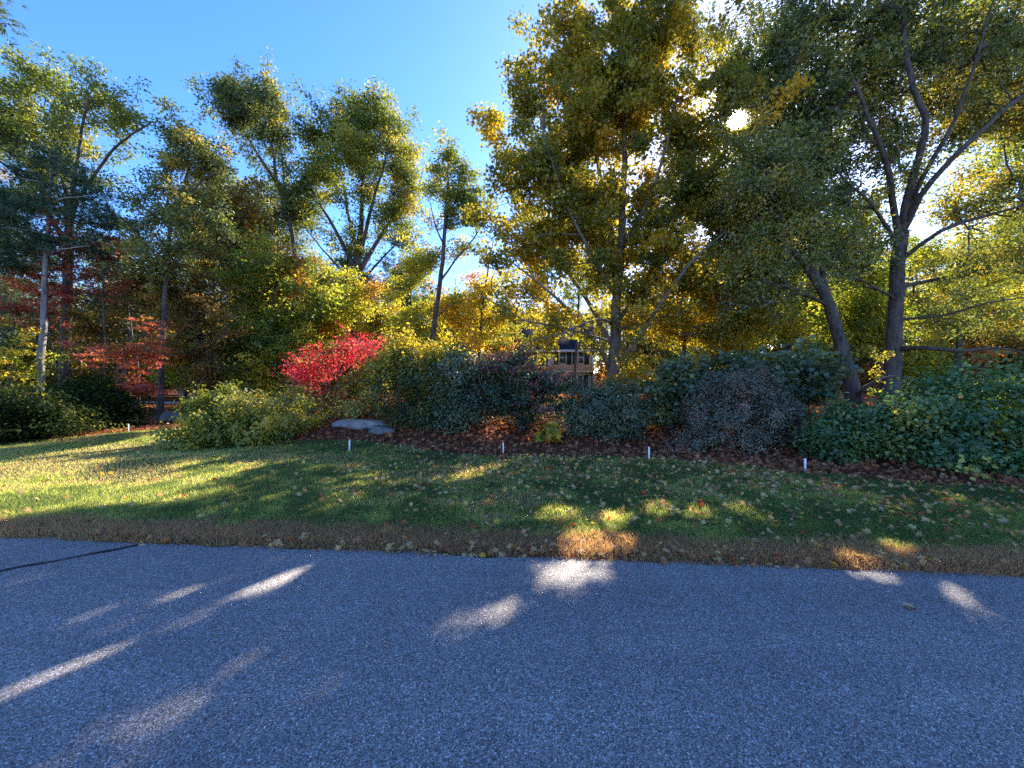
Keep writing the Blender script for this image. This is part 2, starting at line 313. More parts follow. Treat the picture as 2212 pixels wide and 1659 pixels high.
p = n.new('ShaderNodeBsdfPrincipled'); p.inputs['Roughness'].default_value = 0.9; p.inputs['Specular IOR Level'].default_value = 0.25
l.new(mu.outputs['Result'], p.inputs['Base Color'])
bu = n.new('ShaderNodeBump'); bu.inputs['Strength'].default_value = 0.7; bu.inputs['Distance'].default_value = 0.006; l.new(v1.outputs['Distance'], bu.inputs['Height']); l.new(bu.outputs['Normal'], p.inputs['Normal'])
l.new(p.outputs[0], out.inputs['Surface'])
M_ASPH = m
rx = np.concatenate([np.arange(-80, -14, 2.0), np.arange(-14, 14, 0.06), np.arange(14, 82, 2.0)])
ry = edge_y(rx) + (fbm(rx * 2.6, rx * 0 + 4.0, 5) - 0.5) * 0.17
V = np.concatenate([np.stack([rx, rx * 0 - 5.0, rx * 0], -1), np.stack([rx, ry, rx * 0 - 0.004], -1), np.stack([rx, ry + 0.02, rx * 0 - 0.05], -1)])
k = len(rx); i = np.arange(k - 1)
Q = np.concatenate([np.stack([i, i + 1, i + 1 + k, i + k], -1), np.stack([i + k, i + 1 + k, i + 1 + 2 * k, i + 2 * k], -1)])
road = mesh_np('road', V, Q, np.full(len(Q), 4), M_ASPH); tag(road, 'grey-blue asphalt road with pale stone flecks', 'road', kind='structure')
# tar-filled crack across the road at the left
rng = np.random.default_rng(3)
cp = [G(-260, 1290), G(0, 1234), G(60, 1222), G(130, 1210), G(200, 1196), G(260, 1185), G(310, 1175)]
cx = np.concatenate([np.linspace(cp[i][0], cp[i + 1][0], 14, endpoint=False) for i in range(len(cp) - 1)])
cyy = np.concatenate([np.linspace(cp[i][1], cp[i + 1][1], 14, endpoint=False) for i in range(len(cp) - 1)])
wob = (fbm(cx * 6, cyy * 6, 3) - 0.5) * 0.05; wd = 0.010 + 0.022 * fbm(cx * 2.3, cyy * 2.3 + 8, 3) ** 2 * 2
V = np.concatenate([np.stack([cx, cyy + wob - wd, cx * 0 + 0.004], -1), np.stack([cx, cyy + wob + wd, cx * 0 + 0.004], -1)])
k = len(cx); i = np.arange(k - 1); Q = np.stack([i, i + 1, i + 1 + k, i + k], -1)
M_TAR = plain_mat('tar', (0.012, 0.012, 0.014), 0.6, 0.3, 20)
tar = mesh_np('road_crack', V, Q, np.full(len(Q), 4), M_TAR); tag(tar, 'black tar-filled crack running across the road at the left', 'crack', kind='structure')

# ------------------------------------------------------------------ leaf templates (unit leaf: stalk at the origin, tip at +y)
def T(vs, polys): return (np.array(vs, float), polys)
def star(fold=0.18, droop=0.1):
    o = [(0, 0), (.22, -.05), (.2, .18), (.52, .22), (.3, .42), (.42, .72), (.16, .62), (0, 1), (-.16, .62), (-.42, .72), (-.3, .42), (-.52, .22), (-.2, .18), (-.22, -.05)]
    v = [(x, y - 0.3, fold * abs(x) - droop * y * y) for x, y in o]
    return T(v, [list(range(0, 8)), [7, 8, 9, 10, 11, 12, 13, 0]])
def oval(w=0.25, fold=0.25, droop=0.12):
    o = [(0, 0), (w, .28), (w * .8, .68), (0, 1), (-w * .8, .68), (-w, .28)]
    v = [(x, y - 0.4, fold * abs(x) - droop * y * y) for x, y in o]
    return T(v, [[0, 1, 2, 3], [3, 4, 5, 0]])
def diamond(w=0.32):
    return T([(0, -.5, 0), (w, 0, .08), (0, .5, -.05), (-w, 0, .08)], [[0, 1, 2, 3]])
def tuft(nn=9, seed=1, spread=1.0, w=0.05):
    r = np.random.default_rng(seed); V = []; F = []
    for i in range(nn):
        d = np.array([r.normal(0, .55 * spread), 1.0, r.normal(0, .4 * spread)]); d /= np.linalg.norm(d); s = np.cross(d, r.normal(0, 1, 3)); s /= np.linalg.norm(s)
        b = len(V); V += [s * w, -s * w, d * r.uniform(.8, 1.1)]; F.append([b, b + 1, b + 2])
    return T(V, F)
STAR, OVAL, BROAD, SLIM, DIA, TUFT = star(), oval(.25), oval(.36), oval(.17, .1, .1), diamond(), tuft()

def leaves(name, C, N, D, size, tpl, tint, mat, parent):
    tv, tp = tpl
    Z = nz(N); X = nz(np.cross(D, Z)); Yv = np.cross(Z, X)
    V = C[:, None, :] + size[:, None, None] * (tv[None, :, 0:1] * X[:, None, :] + tv[None, :, 1:2] * Yv[:, None, :] + tv[None, :, 2:3] * Z[:, None, :])
    tl = np.array([i for f in tp for i in f]); ts = np.array([len(f) for f in tp])
    nl = len(C)
    loops = (np.arange(nl)[:, None] * len(tv) + tl[None, :]).ravel(); sizes = np.tile(ts, nl)
    return mesh_np(name, V.reshape(-1, 3), loops, sizes, mat, parent, fattr={'tint': np.repeat(np.clip(tint, 0, 1), len(tp))})

def tube_arrays(chains, sides):
    """chains: list of (points, radii)"""
    Vs, Ls = [], []; off = 0
    ang = np.linspace(0, 2 * np.pi, sides, endpoint=False); ca, sa = np.cos(ang), np.sin(ang)
    pts = np.concatenate([c[0] for c in chains]); rad = np.concatenate([c[1] for c in chains])
    tan = np.concatenate([np.gradient(c[0], axis=0) for c in chains]); tan = nz(tan)
    ref = np.where(np.abs(tan[:, 2:3]) > 0.9, np.array([[1.0, 0.2, 0]]), np.array([[0.13, 0.1, 1.0]]))
    # one reference per chain keeps the rings from twisting
    ln = np.array([len(c[0]) for c in chains]); st = np.concatenate([[0], np.cumsum(ln)[:-1]])
    ref = np.repeat(ref[st], ln, axis=0)
    A = nz(np.cross(tan, ref)); B = np.cross(tan, A)
    V = pts[:, None, :] + rad[:, None, None] * (ca[None, :, None] * A[:, None, :] + sa[None, :, None] * B[:, None, :])
    last = np.zeros(len(pts), bool); last[st + ln - 1] = True
    i = np.nonzero(~last)[0]; j = np.arange(sides); j2 = (j + 1) % sides
    q = np.stack([i[:, None] * sides + j, i[:, None] * sides + j2, (i[:, None] + 1) * sides + j2, (i[:, None] + 1) * sides + j], -1).reshape(-1, 4)
    return V.reshape(-1, 3), q
def tubes(name, sets, mat, parent):
    Vs, Qs, off = [], [], 0
    for chains, sides in sets:
        if not chains: continue
        v, q = tube_arrays(chains, sides); Vs.append(v); Qs.append(q + off); off += len(v)
    q = np.concatenate(Qs); return mesh_np(name, np.concatenate(Vs), q, np.full(len(q), 4), mat, parent, smooth_shade=True)

def spline(pts, step):
    pts = np.array(pts, float)
    if len(pts) == 2: pts = np.array([pts[0], (pts[0] * 2 + pts[1]) / 3, (pts[0] + 2 * pts[1]) / 3, pts[1]])
    ext = np.concatenate([[2 * pts[0] - pts[1]], pts, [2 * pts[-1] - pts[-2]]]); o = []
    for i in range(1, len(ext) - 2):
        p0, p1, p2, p3 = ext[i - 1:i + 3]; k = max(2, int(np.linalg.norm(p2 - p1) / step))
        t = np.linspace(0, 1, k, endpoint=False)[:, None]
        o.append(0.5 * (2 * p1 + (p2 - p0) * t + (2 * p0 - 5 * p1 + 4 * p2 - p3) * t ** 2 + (3 * p1 - p0 - 3 * p2 + p3) * t ** 3))
    o.append(pts[-1:]); return np.concatenate(o)

def skeleton(paths, targets, rng, step, rtip, wig=0.06, up=0.15, base_h=0.0):
    """paths: list of (points array, r0, r1); targets: twig ends. Returns chains for the guided paths and for the grown twigs."""
    cap = 60000
    pos = np.zeros((cap, 3)); dr = np.zeros((cap, 3)); par = np.full(cap, -1, int); given = np.zeros(cap); ok = np.zeros(cap); own = np.zeros(cap, int); n = 0
    gchains, tchains = [], []
    for pi, (pp, r0, r1) in enumerate(paths):
        pts = spline(pp, step); L = len(pts)
        w = rng.normal(0, wig * 0.35, (L, 3)); w[0] = 0; w = (w + np.roll(w, 1, 0)) / 2; pts = pts + w
        ids = np.arange(n, n + L); pos[ids] = pts; dr[ids] = nz(np.gradient(pts, axis=0)); given[ids] = r0 + (r1 - r0) * np.linspace(0, 1, L) ** 0.8
        par[ids[1:]] = ids[:-1]
        if pi > 0 and n > 0:
            j = np.argmin(np.linalg.norm(pos[:n] - pts[0], axis=1)); par[ids[0]] = j
        ok[ids] = (pts[:, 2] > base_h).astype(float)
        own[ids] = pi; gchains.append(ids); n += L
    if len(targets):
        d0 = np.min(np.linalg.norm(targets[:, None, :] - pos[None, :n:3, :], axis=2), axis=1)
        for ti in np.argsort(d0):
            t = targets[ti]; d = t - pos[:n]; dist = np.linalg.norm(d, axis=1) + 1e-6
            ca = np.einsum('ij,ij->i', d, dr[:n]) / dist
            cost = dist * (1.4 - 0.55 * ca) + 0.5 * np.maximum(0, pos[:n, 2] - t[2]) + 5.0 * (1 - ok[:n])
            j = int(np.argmin(cost)); L = dist[j]; k = max(2, int(math.ceil(L / step)))
            if n + k >= cap: break
            tt = np.linspace(0, 1, k + 1)[1:, None]
            b = pos[j] + nz(dr[j] * 0.8 + nz(d[j])) * L * 0.35 ; c = t - nz(nz(d[j]) + np.array([0, 0, up * 3])) * L * 0.3
            pts = (1 - tt) ** 3 * pos[j] + 3 * (1 - tt) ** 2 * tt * b + 3 * (1 - tt) * tt ** 2 * c + tt ** 3 * t
            pts = pts + rng.normal(0, wig * 0.5, pts.shape) * (1 - tt)
            ids = np.arange(n, n + k); pos[ids] = pts; par[ids[0]] = j; par[ids[1:]] = ids[:-1]
            full = np.concatenate([pos[j:j + 1], pts]); dr[ids] = nz(np.diff(full, axis=0)); ok[ids] = 1; own[ids] = own[j]
            tchains.append(np.concatenate([[j], ids])); n += k
    cnt = np.zeros(n)
    ends = np.ones(n, bool); ends[par[:n][par[:n] >= 0]] = False; cnt[ends] = 1
    for i in range(n - 1, -1, -1):
        if par[i] >= 0: cnt[par[i]] += cnt[i]
    r = np.maximum(rtip * cnt ** 0.46, 0); r = np.where(given[:n] > 0, np.maximum(given[:n], np.minimum(r, given[:n] * 1.1)), r)
    G_ = [(pos[c], r[c]) for c in gchains]
    T_ = []
    for c in tchains:
        rr = r[c].copy(); rr[0] = min(rr[0], rr[1] * 1.15); rr[-1] *= 0.5; T_.append((pos[c], rr, own[c[-1]]))
    return G_, T_

def blob_points(blobs, Y, n, rng, shell, dscale):
    ws = np.array([b[2] * b[3] * (b[4] if len(b) > 4 else 1.0) for b in blobs], float); ws /= ws.sum()
    ch = rng.choice(len(blobs), n, p=ws); B = np.array([(b[0], b[1], b[2], b[3], b[5] if len(b) > 5 else 0.0, b[6] if len(b) > 6 else 0.0) for b in blobs], float)[ch]
    u = nz(rng.normal(0, 1, (n, 3))) * (rng.random(n) ** shell * np.clip(rng.normal(1, .16, n), .6, 1.4))[:, None]
    Yc = Y + B[:, 4]; k = Yc / FOC
    ctr = np.stack([(B[:, 0] - 1106) * k, Yc, CAM_H + (830 - B[:, 1]) * k], -1)
    R = np.stack([B[:, 2] * k, dscale * 0.5 * (B[:, 2] + B[:, 3]) * k, B[:, 3] * k], -1)
    return ctr + u * R, u, B[:, 5]

COUNT = [0]
def plant(name, label, cat, Y, paths, blobs, nt, per, tpl, lsize, mat, sigma=0.32, flat=0.7, shell=0.45, dscale=1.0, bark=BARK_OAK, tint=(0.45, 0.22), rtip=0.006,
          step=0.35, tilt=0.75, droop=0.35, outward=0.0, group=None, gradient=None, seed=None, limbs=True, baseh=0.0, sun_open=True, sides=9, along=0.0, spray=3.2, thin=1.0, crown_name='crown', trunk_name='trunk'):
    """paths in picture coordinates: list of (r0, r1, [(px, py, dy), ...]); the first one is the trunk and is carried down to the ground"""
    COUNT[0] += 1
    rng = np.random.default_rng(seed if seed is not None else 100 + COUNT[0])
    pw_ = []
    for i, (r0, r1, pts) in enumerate(paths):
        q = [P(a[0], a[1], Y, a[2] if len(a) > 2 else 0.0) for a in pts]
        if i == 0 or (a := pts[0])[1] >= 9000:
            pass
        pw_.append([q, r0, r1])
    b0 = pw_[0][0][0]
    gz = float(hgt(b0[0], b0[1]))
    if b0[2] > gz + 0.05: pw_[0][0] = [np.array([b0[0], b0[1], gz - 0.08])] + pw_[0][0]
    else: pw_[0][0][0] = np.array([b0[0], b0[1], gz - 0.08])
    base = pw_[0][0][0] + np.array([0, 0, 0.08])
    if cat == 'tree' and tpl is not TUFT: rtip *= 1.7
    ns = max(3, nt // 5)
    so, u, tb = blob_points(blobs, Y, ns, rng, shell, dscale)
    sdir = nz(u * .6 + np.array([0, 0, .55 if droop >= 0 else .05]) + rng.normal(0, .45, (ns, 3)) * np.array([1, 1, .6 if flat > .5 else .25]))
    slen = sigma * spray * rng.uniform(.6, 1.5, ns)
    j_ = np.repeat(np.arange(ns), 5); tt = np.tile(np.linspace(-.55, .75, 5), ns) + rng.normal(0, .08, ns * 5)
    tg = so[j_] + sdir[j_] * (slen[j_] * tt)[:, None] + rng.normal(0, sigma * .22, (ns * 5, 3)) * np.array([1, 1, flat]) - np.array([0, 0, 1]) * (.12 * slen[j_] * np.maximum(tt, 0) ** 2)[:, None]
    u, tb = u[j_], tb[j_] + rng.normal(0, tint[1] * 1.15, ns)[j_]
    keep = tg[:, 2] > hgt(tg[:, 0], tg[:, 1]) + 0.06; keep = keep & ~open_to_sun(tg, rng) if sun_open else keep
    tg, u, tb = tg[keep], u[keep], tb[keep]
    G_, T_ = skeleton([(np.array(a), b, c) for a, b, c in pw_], tg, rng, step, rtip, base_h=base[2] + baseh)
    if cat == 'tree' and tpl is not TUFT: lsize, per, sigma = lsize * .57, per * 2.45 * thin, sigma * .62
    if cat == 'shrub': lsize, per = lsize * .82, per * 1.45
    root = empty(name, base, label, cat, group)
    # root flare on the trunk
    tp, tr = G_[0]; hh = tp[:, 2] - base[2]; fl = 1 + 0.45 * np.exp(-np.maximum(hh, 0) / (tr[0] * 2.2 + 0.02)); G_[0] = (tp, tr * fl)
    tubes(trunk_name, [([G_[0]], sides), (([] if limbs else G_[1:]) + [t for t in T_ if not limbs or t[2] == 0], 4)], bark, root)
    if limbs:
        for i, g_ in enumerate(G_[1:]): tubes('limb', [([g_], max(5, sides - 2)), ([t for t in T_ if t[2] == i + 1], 4)], bark, root)
    # leaves round the twig ends
    m_ = len(tg); rep = rng.poisson(per * rng.uniform(.45, 1.55, m_), m_); ix = np.repeat(np.arange(m_), rep); N_ = len(ix)
    off = np.clip(rng.normal(0, 1, (N_, 3)), -1.7, 1.7) * np.array([sigma, sigma, sigma * flat])
    C = tg[ix] + off
    ctint = rng.normal(tint[0], tint[1] * .6, m_) + tb
    tn = ctint[ix] + rng.normal(0, 0.10, N_)
    if gradient: tn = tn + gradient[0] * (C[:, 2] - gradient[1]) + (gradient[2] * (C[:, 0] - gradient[3]) if len(gradient) > 2 else 0)
    ok = (C[:, 2] > hgt(C[:, 0], C[:, 1]) + 0.02)
    if sun_open: ok &= ~open_to_sun(C, rng)
    C, ix, off, tn = C[ok], ix[ok], off[ok], tn[ok]; N_ = len(C)
    Nn = np.array([[0, 0, 1.0]]) * (1 - tilt * 0.5) + rng.normal(0, tilt, (N_, 3)) + outward * u[ix]
    D = off + rng.normal(0, sigma * 0.8, (N_, 3)) + np.array([[0, 0, -droop * sigma * 2]])
    sz = lsize * rng.uniform(0.65, 1.25, N_)
    leaves(crown_name, C, Nn, D, sz, tpl, tn, mat, root)
    return root

# ------------------------------------------------------------------ the large trees
plant('maple_tree', 'broad gold and olive maple with forked grey trunk behind the clipped dark bushes', 'tree', 12.5,
      [(.20, .12, [(1325, 850), (1325, 770), (1330, 690), (1335, 620), (1340, 560)]),
       (.13, .03, [(1340, 560), (1346, 430, -.2), (1350, 300, -.3), (1356, 150, -.3), (1362, 30, -.2)]),
       (.12, .03, [(1332, 610), (1320, 500, .4), (1300, 400, .6), (1285, 280, .7), (1275, 150, .7)]),
       (.10, .02, [(1317, 790), (1285, 735, -.5), (1235, 680, -1.0), (1180, 625, -1.4), (1110, 570, -1.6)]),
       (.09, .02, [(1322, 745), (1275, 660, .5), (1215, 570, .8), (1140, 470, 1.0), (1070, 370, 1.0)]),
       (.10, .02, [(1330, 790), (1385, 725, -.6), (1430, 650, -1.0), (1500, 560, -1.4), (1570, 500, -1.6)]),
       (.07, .02, [(1338, 690), (1395, 610, .8), (1450, 500, 1.3), (1500, 380, 1.5)]),
       (.07, .02, [(1341, 540), (1400, 430, -.5), (1440, 310, -.8), (1470, 190, -.9)]),
       (.06, .015, [(1328, 640), (1260, 520, -.9), (1200, 380, -1.2), (1160, 230, -1.2)]),
       (.05, .015, [(1326, 740), (1240, 715, -1.0), (1130, 690, -1.6), (1040, 640, -2.0)]),
       (.05, .015, [(1330, 715), (1420, 690, .3), (1530, 640, .6)]),
       (.05, .012, [(1322, 700), (1290, 690, -1.2), (1220, 720, -2.0), (1150, 735, -2.3)])],
      [(1360, 80, 150, 120), (1225, 140, 70, 85), (1440, 230, 160, 150), (1290, 270, 140, 130), (1130, 215, 26, 65, .8), (1078, 290, 42, 42, .7), (1115, 390, 75, 75, .8),
       (1205, 420, 120, 100, 1.1), (1290, 500, 110, 80, .9), (1400, 450, 170, 120), (1540, 400, 100, 140), (1120, 540, 105, 65, 1, 0, .12), (1060, 610, 85, 55, .8, 0, .15), (1240, 590, 110, 50, .5),
       (1450, 590, 150, 95), (1590, 560, 80, 110, .8), (1430, 690, 110, 55, .6, 0, .1), (1090, 685, 80, 30, .6, -1.2, .12), (1210, 690, 90, 36, .6, -.8, .05), (1340, 800, 45, 30, .5, -.6, .15), (1220, 745, 80, 24, .5, -.7, .1), (1590, 690, 70, 60, .6)],
      2100, 24, STAR, .18, M_MAPLE, dscale=.85, thin=1.25, sigma=.30, flat=.7, shell=.4, bark=BARK_MAPLE, tint=(.30, .18), baseh=.9, tilt=.85)

plant('oak_tree', 'tall dark oak with a thick straight trunk and spreading limbs at the right', 'tree', 12.5,
      [(.205, .165, [(1925, 830), (1930, 740), (1936, 640), (1942, 560), (1946, 500)]),
       (.11, .03, [(1946, 505), (1965, 410, -.6), (1988, 330, -1.2), (2000, 250, -1.6), (1972, 190, -1.7), (1958, 100, -1.6), (1950, -40, -1.2)]),
       (.10, .035, [(1942, 520), (1930, 430, -.5), (1912, 350, -1.0), (1888, 280, -1.4), (1840, 170, -1.6)]),
       (.10, .025, [(1950, 500), (1990, 425, -.7), (2050, 350, -1.3), (2130, 275, -1.7), (2215, 200, -1.9), (2320, 120, -2.0)]),
       (.06, .02, [(1938, 530), (1900, 465, -.8), (1860, 420, -1.3), (1760, 330, -1.8), (1690, 270, -2.0)]),
       (.075, .02, [(1955, 470), (1995, 380, -.8), (2060, 260, -1.4), (2110, 130, -1.7), (2150, -20, -1.7)]),
       (.075, .02, [(1948, 560), (2030, 500, -.8), (2130, 465, -1.2), (2260, 430, -1.5)]),
       (.07, .02, [(1944, 620), (2040, 600, .5), (2140, 590, .8), (2260, 570, 1.0)]),
       (.08, .03, [(1935, 755), (2000, 752, -.9), (2080, 757, -1.3), (2150, 752, -1.6), (2230, 768, -1.8)]),
       (.05, .015, [(1940, 650), (1870, 610, -.8), (1800, 590, -1.2)]),
       (.05, .015, [(1940, 690), (2040, 680, -.8), (2140, 655, -1.4), (2230, 640, -1.6)])],
      [(1690, 110, 130, 110), (1620, 200, 60, 90, .7), (1850, 100, 150, 130), (2010, 90, 150, 130), (2160, 110, 130, 150), (1760, 280, 130, 110), (1900, 290, 110, 90, .8),
       (2080, 280, 120, 90, .7), (2210, 270, 80, 110, .7), (1790, 430, 110, 90), (1960, 420, 90, 60, .35), (2120, 430, 110, 60, .7), (1830, 560, 90, 70, .8), (2080, 560, 100, 50, .7),
       (2190, 560, 70, 80, .7), (2290, 150, 90, 200, .6), (2090, 660, 110, 40, .6), (2330, 450, 100, 120, .6)],
      1700, 25, OVAL, .19, M_OAK, thin=1.2, dscale=.8, sigma=.34, flat=.75, shell=.55, tint=(.38, .2), baseh=2.5, tilt=.85, gradient=(0, 0, .035, 8))

plant('oak_tree', 'leaning old oak trunk with a bent top between maple and tall dark oak', 'tree', 10.6,
      [(.175, .12, [(1850, 900), (1832, 800), (1806, 700), (1778, 625), (1742, 570)]),
       (.085, .025, [(1742, 572), (1700, 525, -.2), (1680, 450, -.3), (1655, 360, -.3)]),
       (.09, .025, [(1782, 632), (1770, 560, .3), (1735, 480, .5), (1705, 390, .6)]),
       (.07, .025, [(1848, 868), (1872, 835, -.5), (1925, 814, -.8), (1965, 815, -1.0)]),
       (.05, .02, [(1790, 660), (1730, 630, -.4), (1660, 610, -.7)])],
      [(1690, 420, 75, 75), (1640, 500, 65, 65), (1735, 540, 60, 50), (1630, 610, 70, 60), (1700, 640, 55, 45, .6), (1660, 330, 65, 60), (1800, 520, 50, 50, .5), (1590, 420, 40, 50, .6)],
      480, 24, OVAL, .16, M_OAK, thin=1.15, sigma=.34, tint=(.65, .2), baseh=2.0, tilt=.85)

plant('oak_tree', 'wide flat-topped oak with rust-tinged leaves at the far left', 'tree', 20,
      [(.25, .17, [(138, 880), (142, 760), (146, 620), (150, 500)]),
       (.12, .03, [(150, 510), (165, 440, -.3), (200, 385, -.6), (250, 320, -.9), (330, 262, -1.2)]),
       (.16, .04, [(150, 500), (140, 400, .4), (120, 310, .6), (90, 230, .8)]),
       (.14, .04, [(149, 540), (90, 440, .2), (30, 370, .4), (-50, 320, .5)]),
       (.12, .03, [(152, 480), (165, 360, -.5), (180, 270, -.8), (190, 210, -.8)])],
      [(30, 190, 70, 40), (110, 190, 80, 42), (190, 220, 80, 42), (265, 258, 60, 32), (320, 275, 28, 26), (40, 290, 90, 55), (170, 310, 90, 45, .8), (230, 400, 60, 40, .6),
       (100, 390, 90, 50, .8), (-60, 270, 80, 90), (250, 340, 50, 30, .4), (30, 240, 60, 30)],
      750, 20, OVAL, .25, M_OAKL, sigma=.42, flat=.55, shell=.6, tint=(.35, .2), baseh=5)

plant('pine_tree', 'white pine with pale straight trunk and flat dark needle boughs at the left', 'tree', 16.5,
      [(.16, .05, [(84, 880), (90, 760), (97, 620), (104, 480), (110, 400), (118, 330)])] +
      [(.045, .012, [(100 + .08 * (600 - y), y), (100 + s * 40, y - 12, d), (100 + s * 95, y - 18, d * 2)]) for s, y, d in
       [(1, 380, .6), (-1, 400, -.6), (1, 440, -.8), (-1, 460, .7), (1, 500, .5), (-1, 510, -.9), (1, 550, -.6), (-1, 560, .6)]],
      [(115, 350, 60, 16, 1.3), (70, 380, 80, 20), (165, 390, 75, 18), (30, 425, 85, 20), (180, 430, 75, 20), (90, 450, 90, 20), (20, 480, 90, 22), (200, 480, 70, 20), (90, 520, 80, 18), (-20, 540, 80, 25), (190, 530, 60, 16), (40, 580, 70, 20, .6), (-60, 450, 60, 60)],
      620, 9, TUFT, .26, M_PINE, sigma=.28, flat=.35, shell=.6, bark=BARK_PALE, tint=(.4, .2), baseh=4, tilt=.8, droop=-.2)

plant('pine_tree', 'pine branch tip reaching into the top left corner of the sky', 'tree', 13,
      [(.25, .10, [(-260, 880), (-250, 500), (-240, 200), (-235, -60)]), (.06, .015, [(-240, 150), (-150, 90, -.3), (-60, 60, -.4), (10, 50, -.5)]), (.05, .015, [(-245, 350), (-180, 300, .3), (-120, 290, .5)])],
      [(-20, 45, 42, 34), (-90, 80, 60, 30), (-160, 180, 60, 30), (-230, 60, 80, 50), (-230, 250, 90, 30)], 190, 9, TUFT, .26, M_PINE, sigma=.2, flat=.5, bark=BARK_PALE, tint=(.65, .2), baseh=3)

plant('oak_tree', 'thin dark-stemmed oak with an open airy top beside the boulder', 'tree', 15.2,
      [(.11, .05, [(345, 915), (350, 800), (354, 690), (360, 580), (368, 490)]),
       (.055, .02, [(368, 490), (385, 440, .2), (405, 380, .3), (425, 310, .4)]), (.05, .015, [(366, 500), (360, 440, -.3), (368, 380, -.5), (382, 320, -.5)]),
       (.04, .015, [(372, 470), (420, 410, -.4), (470, 370, -.6)]), (.04, .012, [(352, 740), (385, 715, -.5), (420, 700, -.8)]), (.03, .012, [(351, 790), (325, 760, -.4), (290, 745, -.7)])],
      [(410, 300, 55, 34), (440, 345, 50, 30), (385, 340, 35, 30, .7), (350, 385, 36, 22, .7), (330, 470, 40, 36), (400, 420, 60, 30, .35), (430, 480, 70, 50), (350, 560, 70, 50), (470, 360, 30, 22, .6), (300, 440, 20, 22, .6)],
      430, 20, OVAL, .20, M_OAK, sigma=.30, flat=.65, shell=.6, tint=(.62, .2), baseh=4)

plant('oak_tree', 'slim leaning oak with narrow dark crown against the open sky', 'tree', 24,
      [(.15, .10, [(648, 700), (640, 600), (632, 510), (610, 425), (582, 370)]), (.11, .03, [(582, 372), (555, 330, .2), (528, 285, .3), (503, 235, .4)]),
       (.11, .03, [(600, 405), (590, 330, -.3), (580, 260, -.4), (572, 205, -.4)]), (.07, .02, [(612, 430), (612, 370, .4), (606, 300, .5)])],
      [(505, 205, 42, 32), (560, 200, 46, 30), (600, 225, 22, 36), (530, 240, 50, 34), (596, 290, 30, 50), (505, 265, 26, 26, .7), (560, 290, 40, 40, .55), (612, 360, 30, 36, .7), (620, 450, 40, 50, .8), (545, 335, 22, 20, .5)],
      480, 20, OVAL, .27, M_OAK, sigma=.40, flat=.75, shell=.6, tint=(.45, .2), baseh=8)

plant('oak_tree', 'big rounded green-gold oak standing tall left of the centre', 'tree', 25,
      [(.32, .22, [(765, 760), (770, 660), (772, 590), (776, 530)]), (.20, .04, [(776, 540), (782, 450), (784, 360), (786, 260)]), (.18, .04, [(772, 590), (730, 510, -.4), (690, 440, -.6), (660, 390, -.7)]),
       (.18, .04, [(776, 590), (820, 515, .3), (865, 445, .5), (890, 390, .5)]), (.15, .04, [(774, 560), (752, 460, .5), (735, 360, .8), (715, 280, .8)]), (.15, .04, [(778, 550), (805, 440, -.5), (835, 340, -.8), (845, 290, -.8)]),
       (.10, .03, [(772, 620), (715, 560, .5), (665, 500, .7)]), (.10, .03, [(776, 610), (830, 555, -.5), (880, 500, -.8)])],
      [(765, 245, 55, 32), (725, 270, 40, 40), (820, 265, 45, 38), (690, 300, 40, 42), (855, 310, 36, 50), (875, 370, 32, 50), (770, 330, 100, 60), (690, 380, 48, 46), (790, 410, 90, 50, .7), (720, 460, 80, 40, .7), (845, 450, 60, 40, .7),
       (655, 430, 38, 46, 1), (890, 425, 24, 40, 1), (690, 480, 50, 40, .9), (860, 480, 50, 34, .8), (760, 510, 90, 40, .6)],
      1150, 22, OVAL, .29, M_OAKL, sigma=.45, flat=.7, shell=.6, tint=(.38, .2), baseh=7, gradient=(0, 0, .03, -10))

plant('oak_tree', 'tall narrow oak with a bare curved stem just left of the golden maple', 'tree', 18,
      [(.155, .09, [(930, 790), (938, 700), (948, 630), (957, 560), (962, 490)]), (.10, .03, [(962, 490), (966, 430), (968, 380), (970, 335)]), (.05, .015, [(959, 530), (940, 490, -.3), (928, 440, -.4)]),
       (.06, .02, [(950, 610), (985, 560, .3), (1020, 520, .5), (1045, 480, .6)]), (.05, .015, [(962, 480), (985, 430, .3), (1000, 390, .4)]), (.04, .015, [(940, 690), (965, 665, -.4), (990, 655, -.6)])],
      [(972, 335, 22, 20), (945, 365, 24, 24), (1000, 365, 24, 28), (928, 410, 14, 30, .7), (1012, 420, 20, 40), (985, 410, 30, 30, .5), (1022, 490, 24, 50), (990, 480, 30, 40, .4), (940, 480, 18, 30, .4), (1000, 550, 34, 30, .6), (950, 560, 16, 24, .4)],
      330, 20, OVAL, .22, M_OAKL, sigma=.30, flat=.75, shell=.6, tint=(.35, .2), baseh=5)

# ------------------------------------------------------------------ trees of the wood's edge, each with its own crown
def mid(name, label, Y, stem, blobs, nt, mat, ls=.22, tint=(.45, .22), per=18, r=.12, tpl=OVAL, sigma=.38, flat=.6, group=None, bark=BARK_OAK, **k):
    top = min(b[1] - b[3] * .3 for b in blobs)
    x0, y0 = stem; xm = sum(b[0] * b[2] * b[3] for b in blobs) / sum(b[2] * b[3] for b in blobs)
    pts = [(x0, y0), (x0 + (xm - x0) * .15 + 2, y0 + (top - y0) * .35), (x0 + (xm - x0) * .5 - 2, y0 + (top - y0) * .65), (xm, top)]
    return plant(name, label, 'tree', Y, [(r, .02, pts)], blobs, nt, per, tpl, ls, mat, sigma=sigma, flat=flat, tint=tint, bark=bark, shell=.5, group=group, baseh=k.pop('baseh', 1.0), sides=7, step=.5, **k)

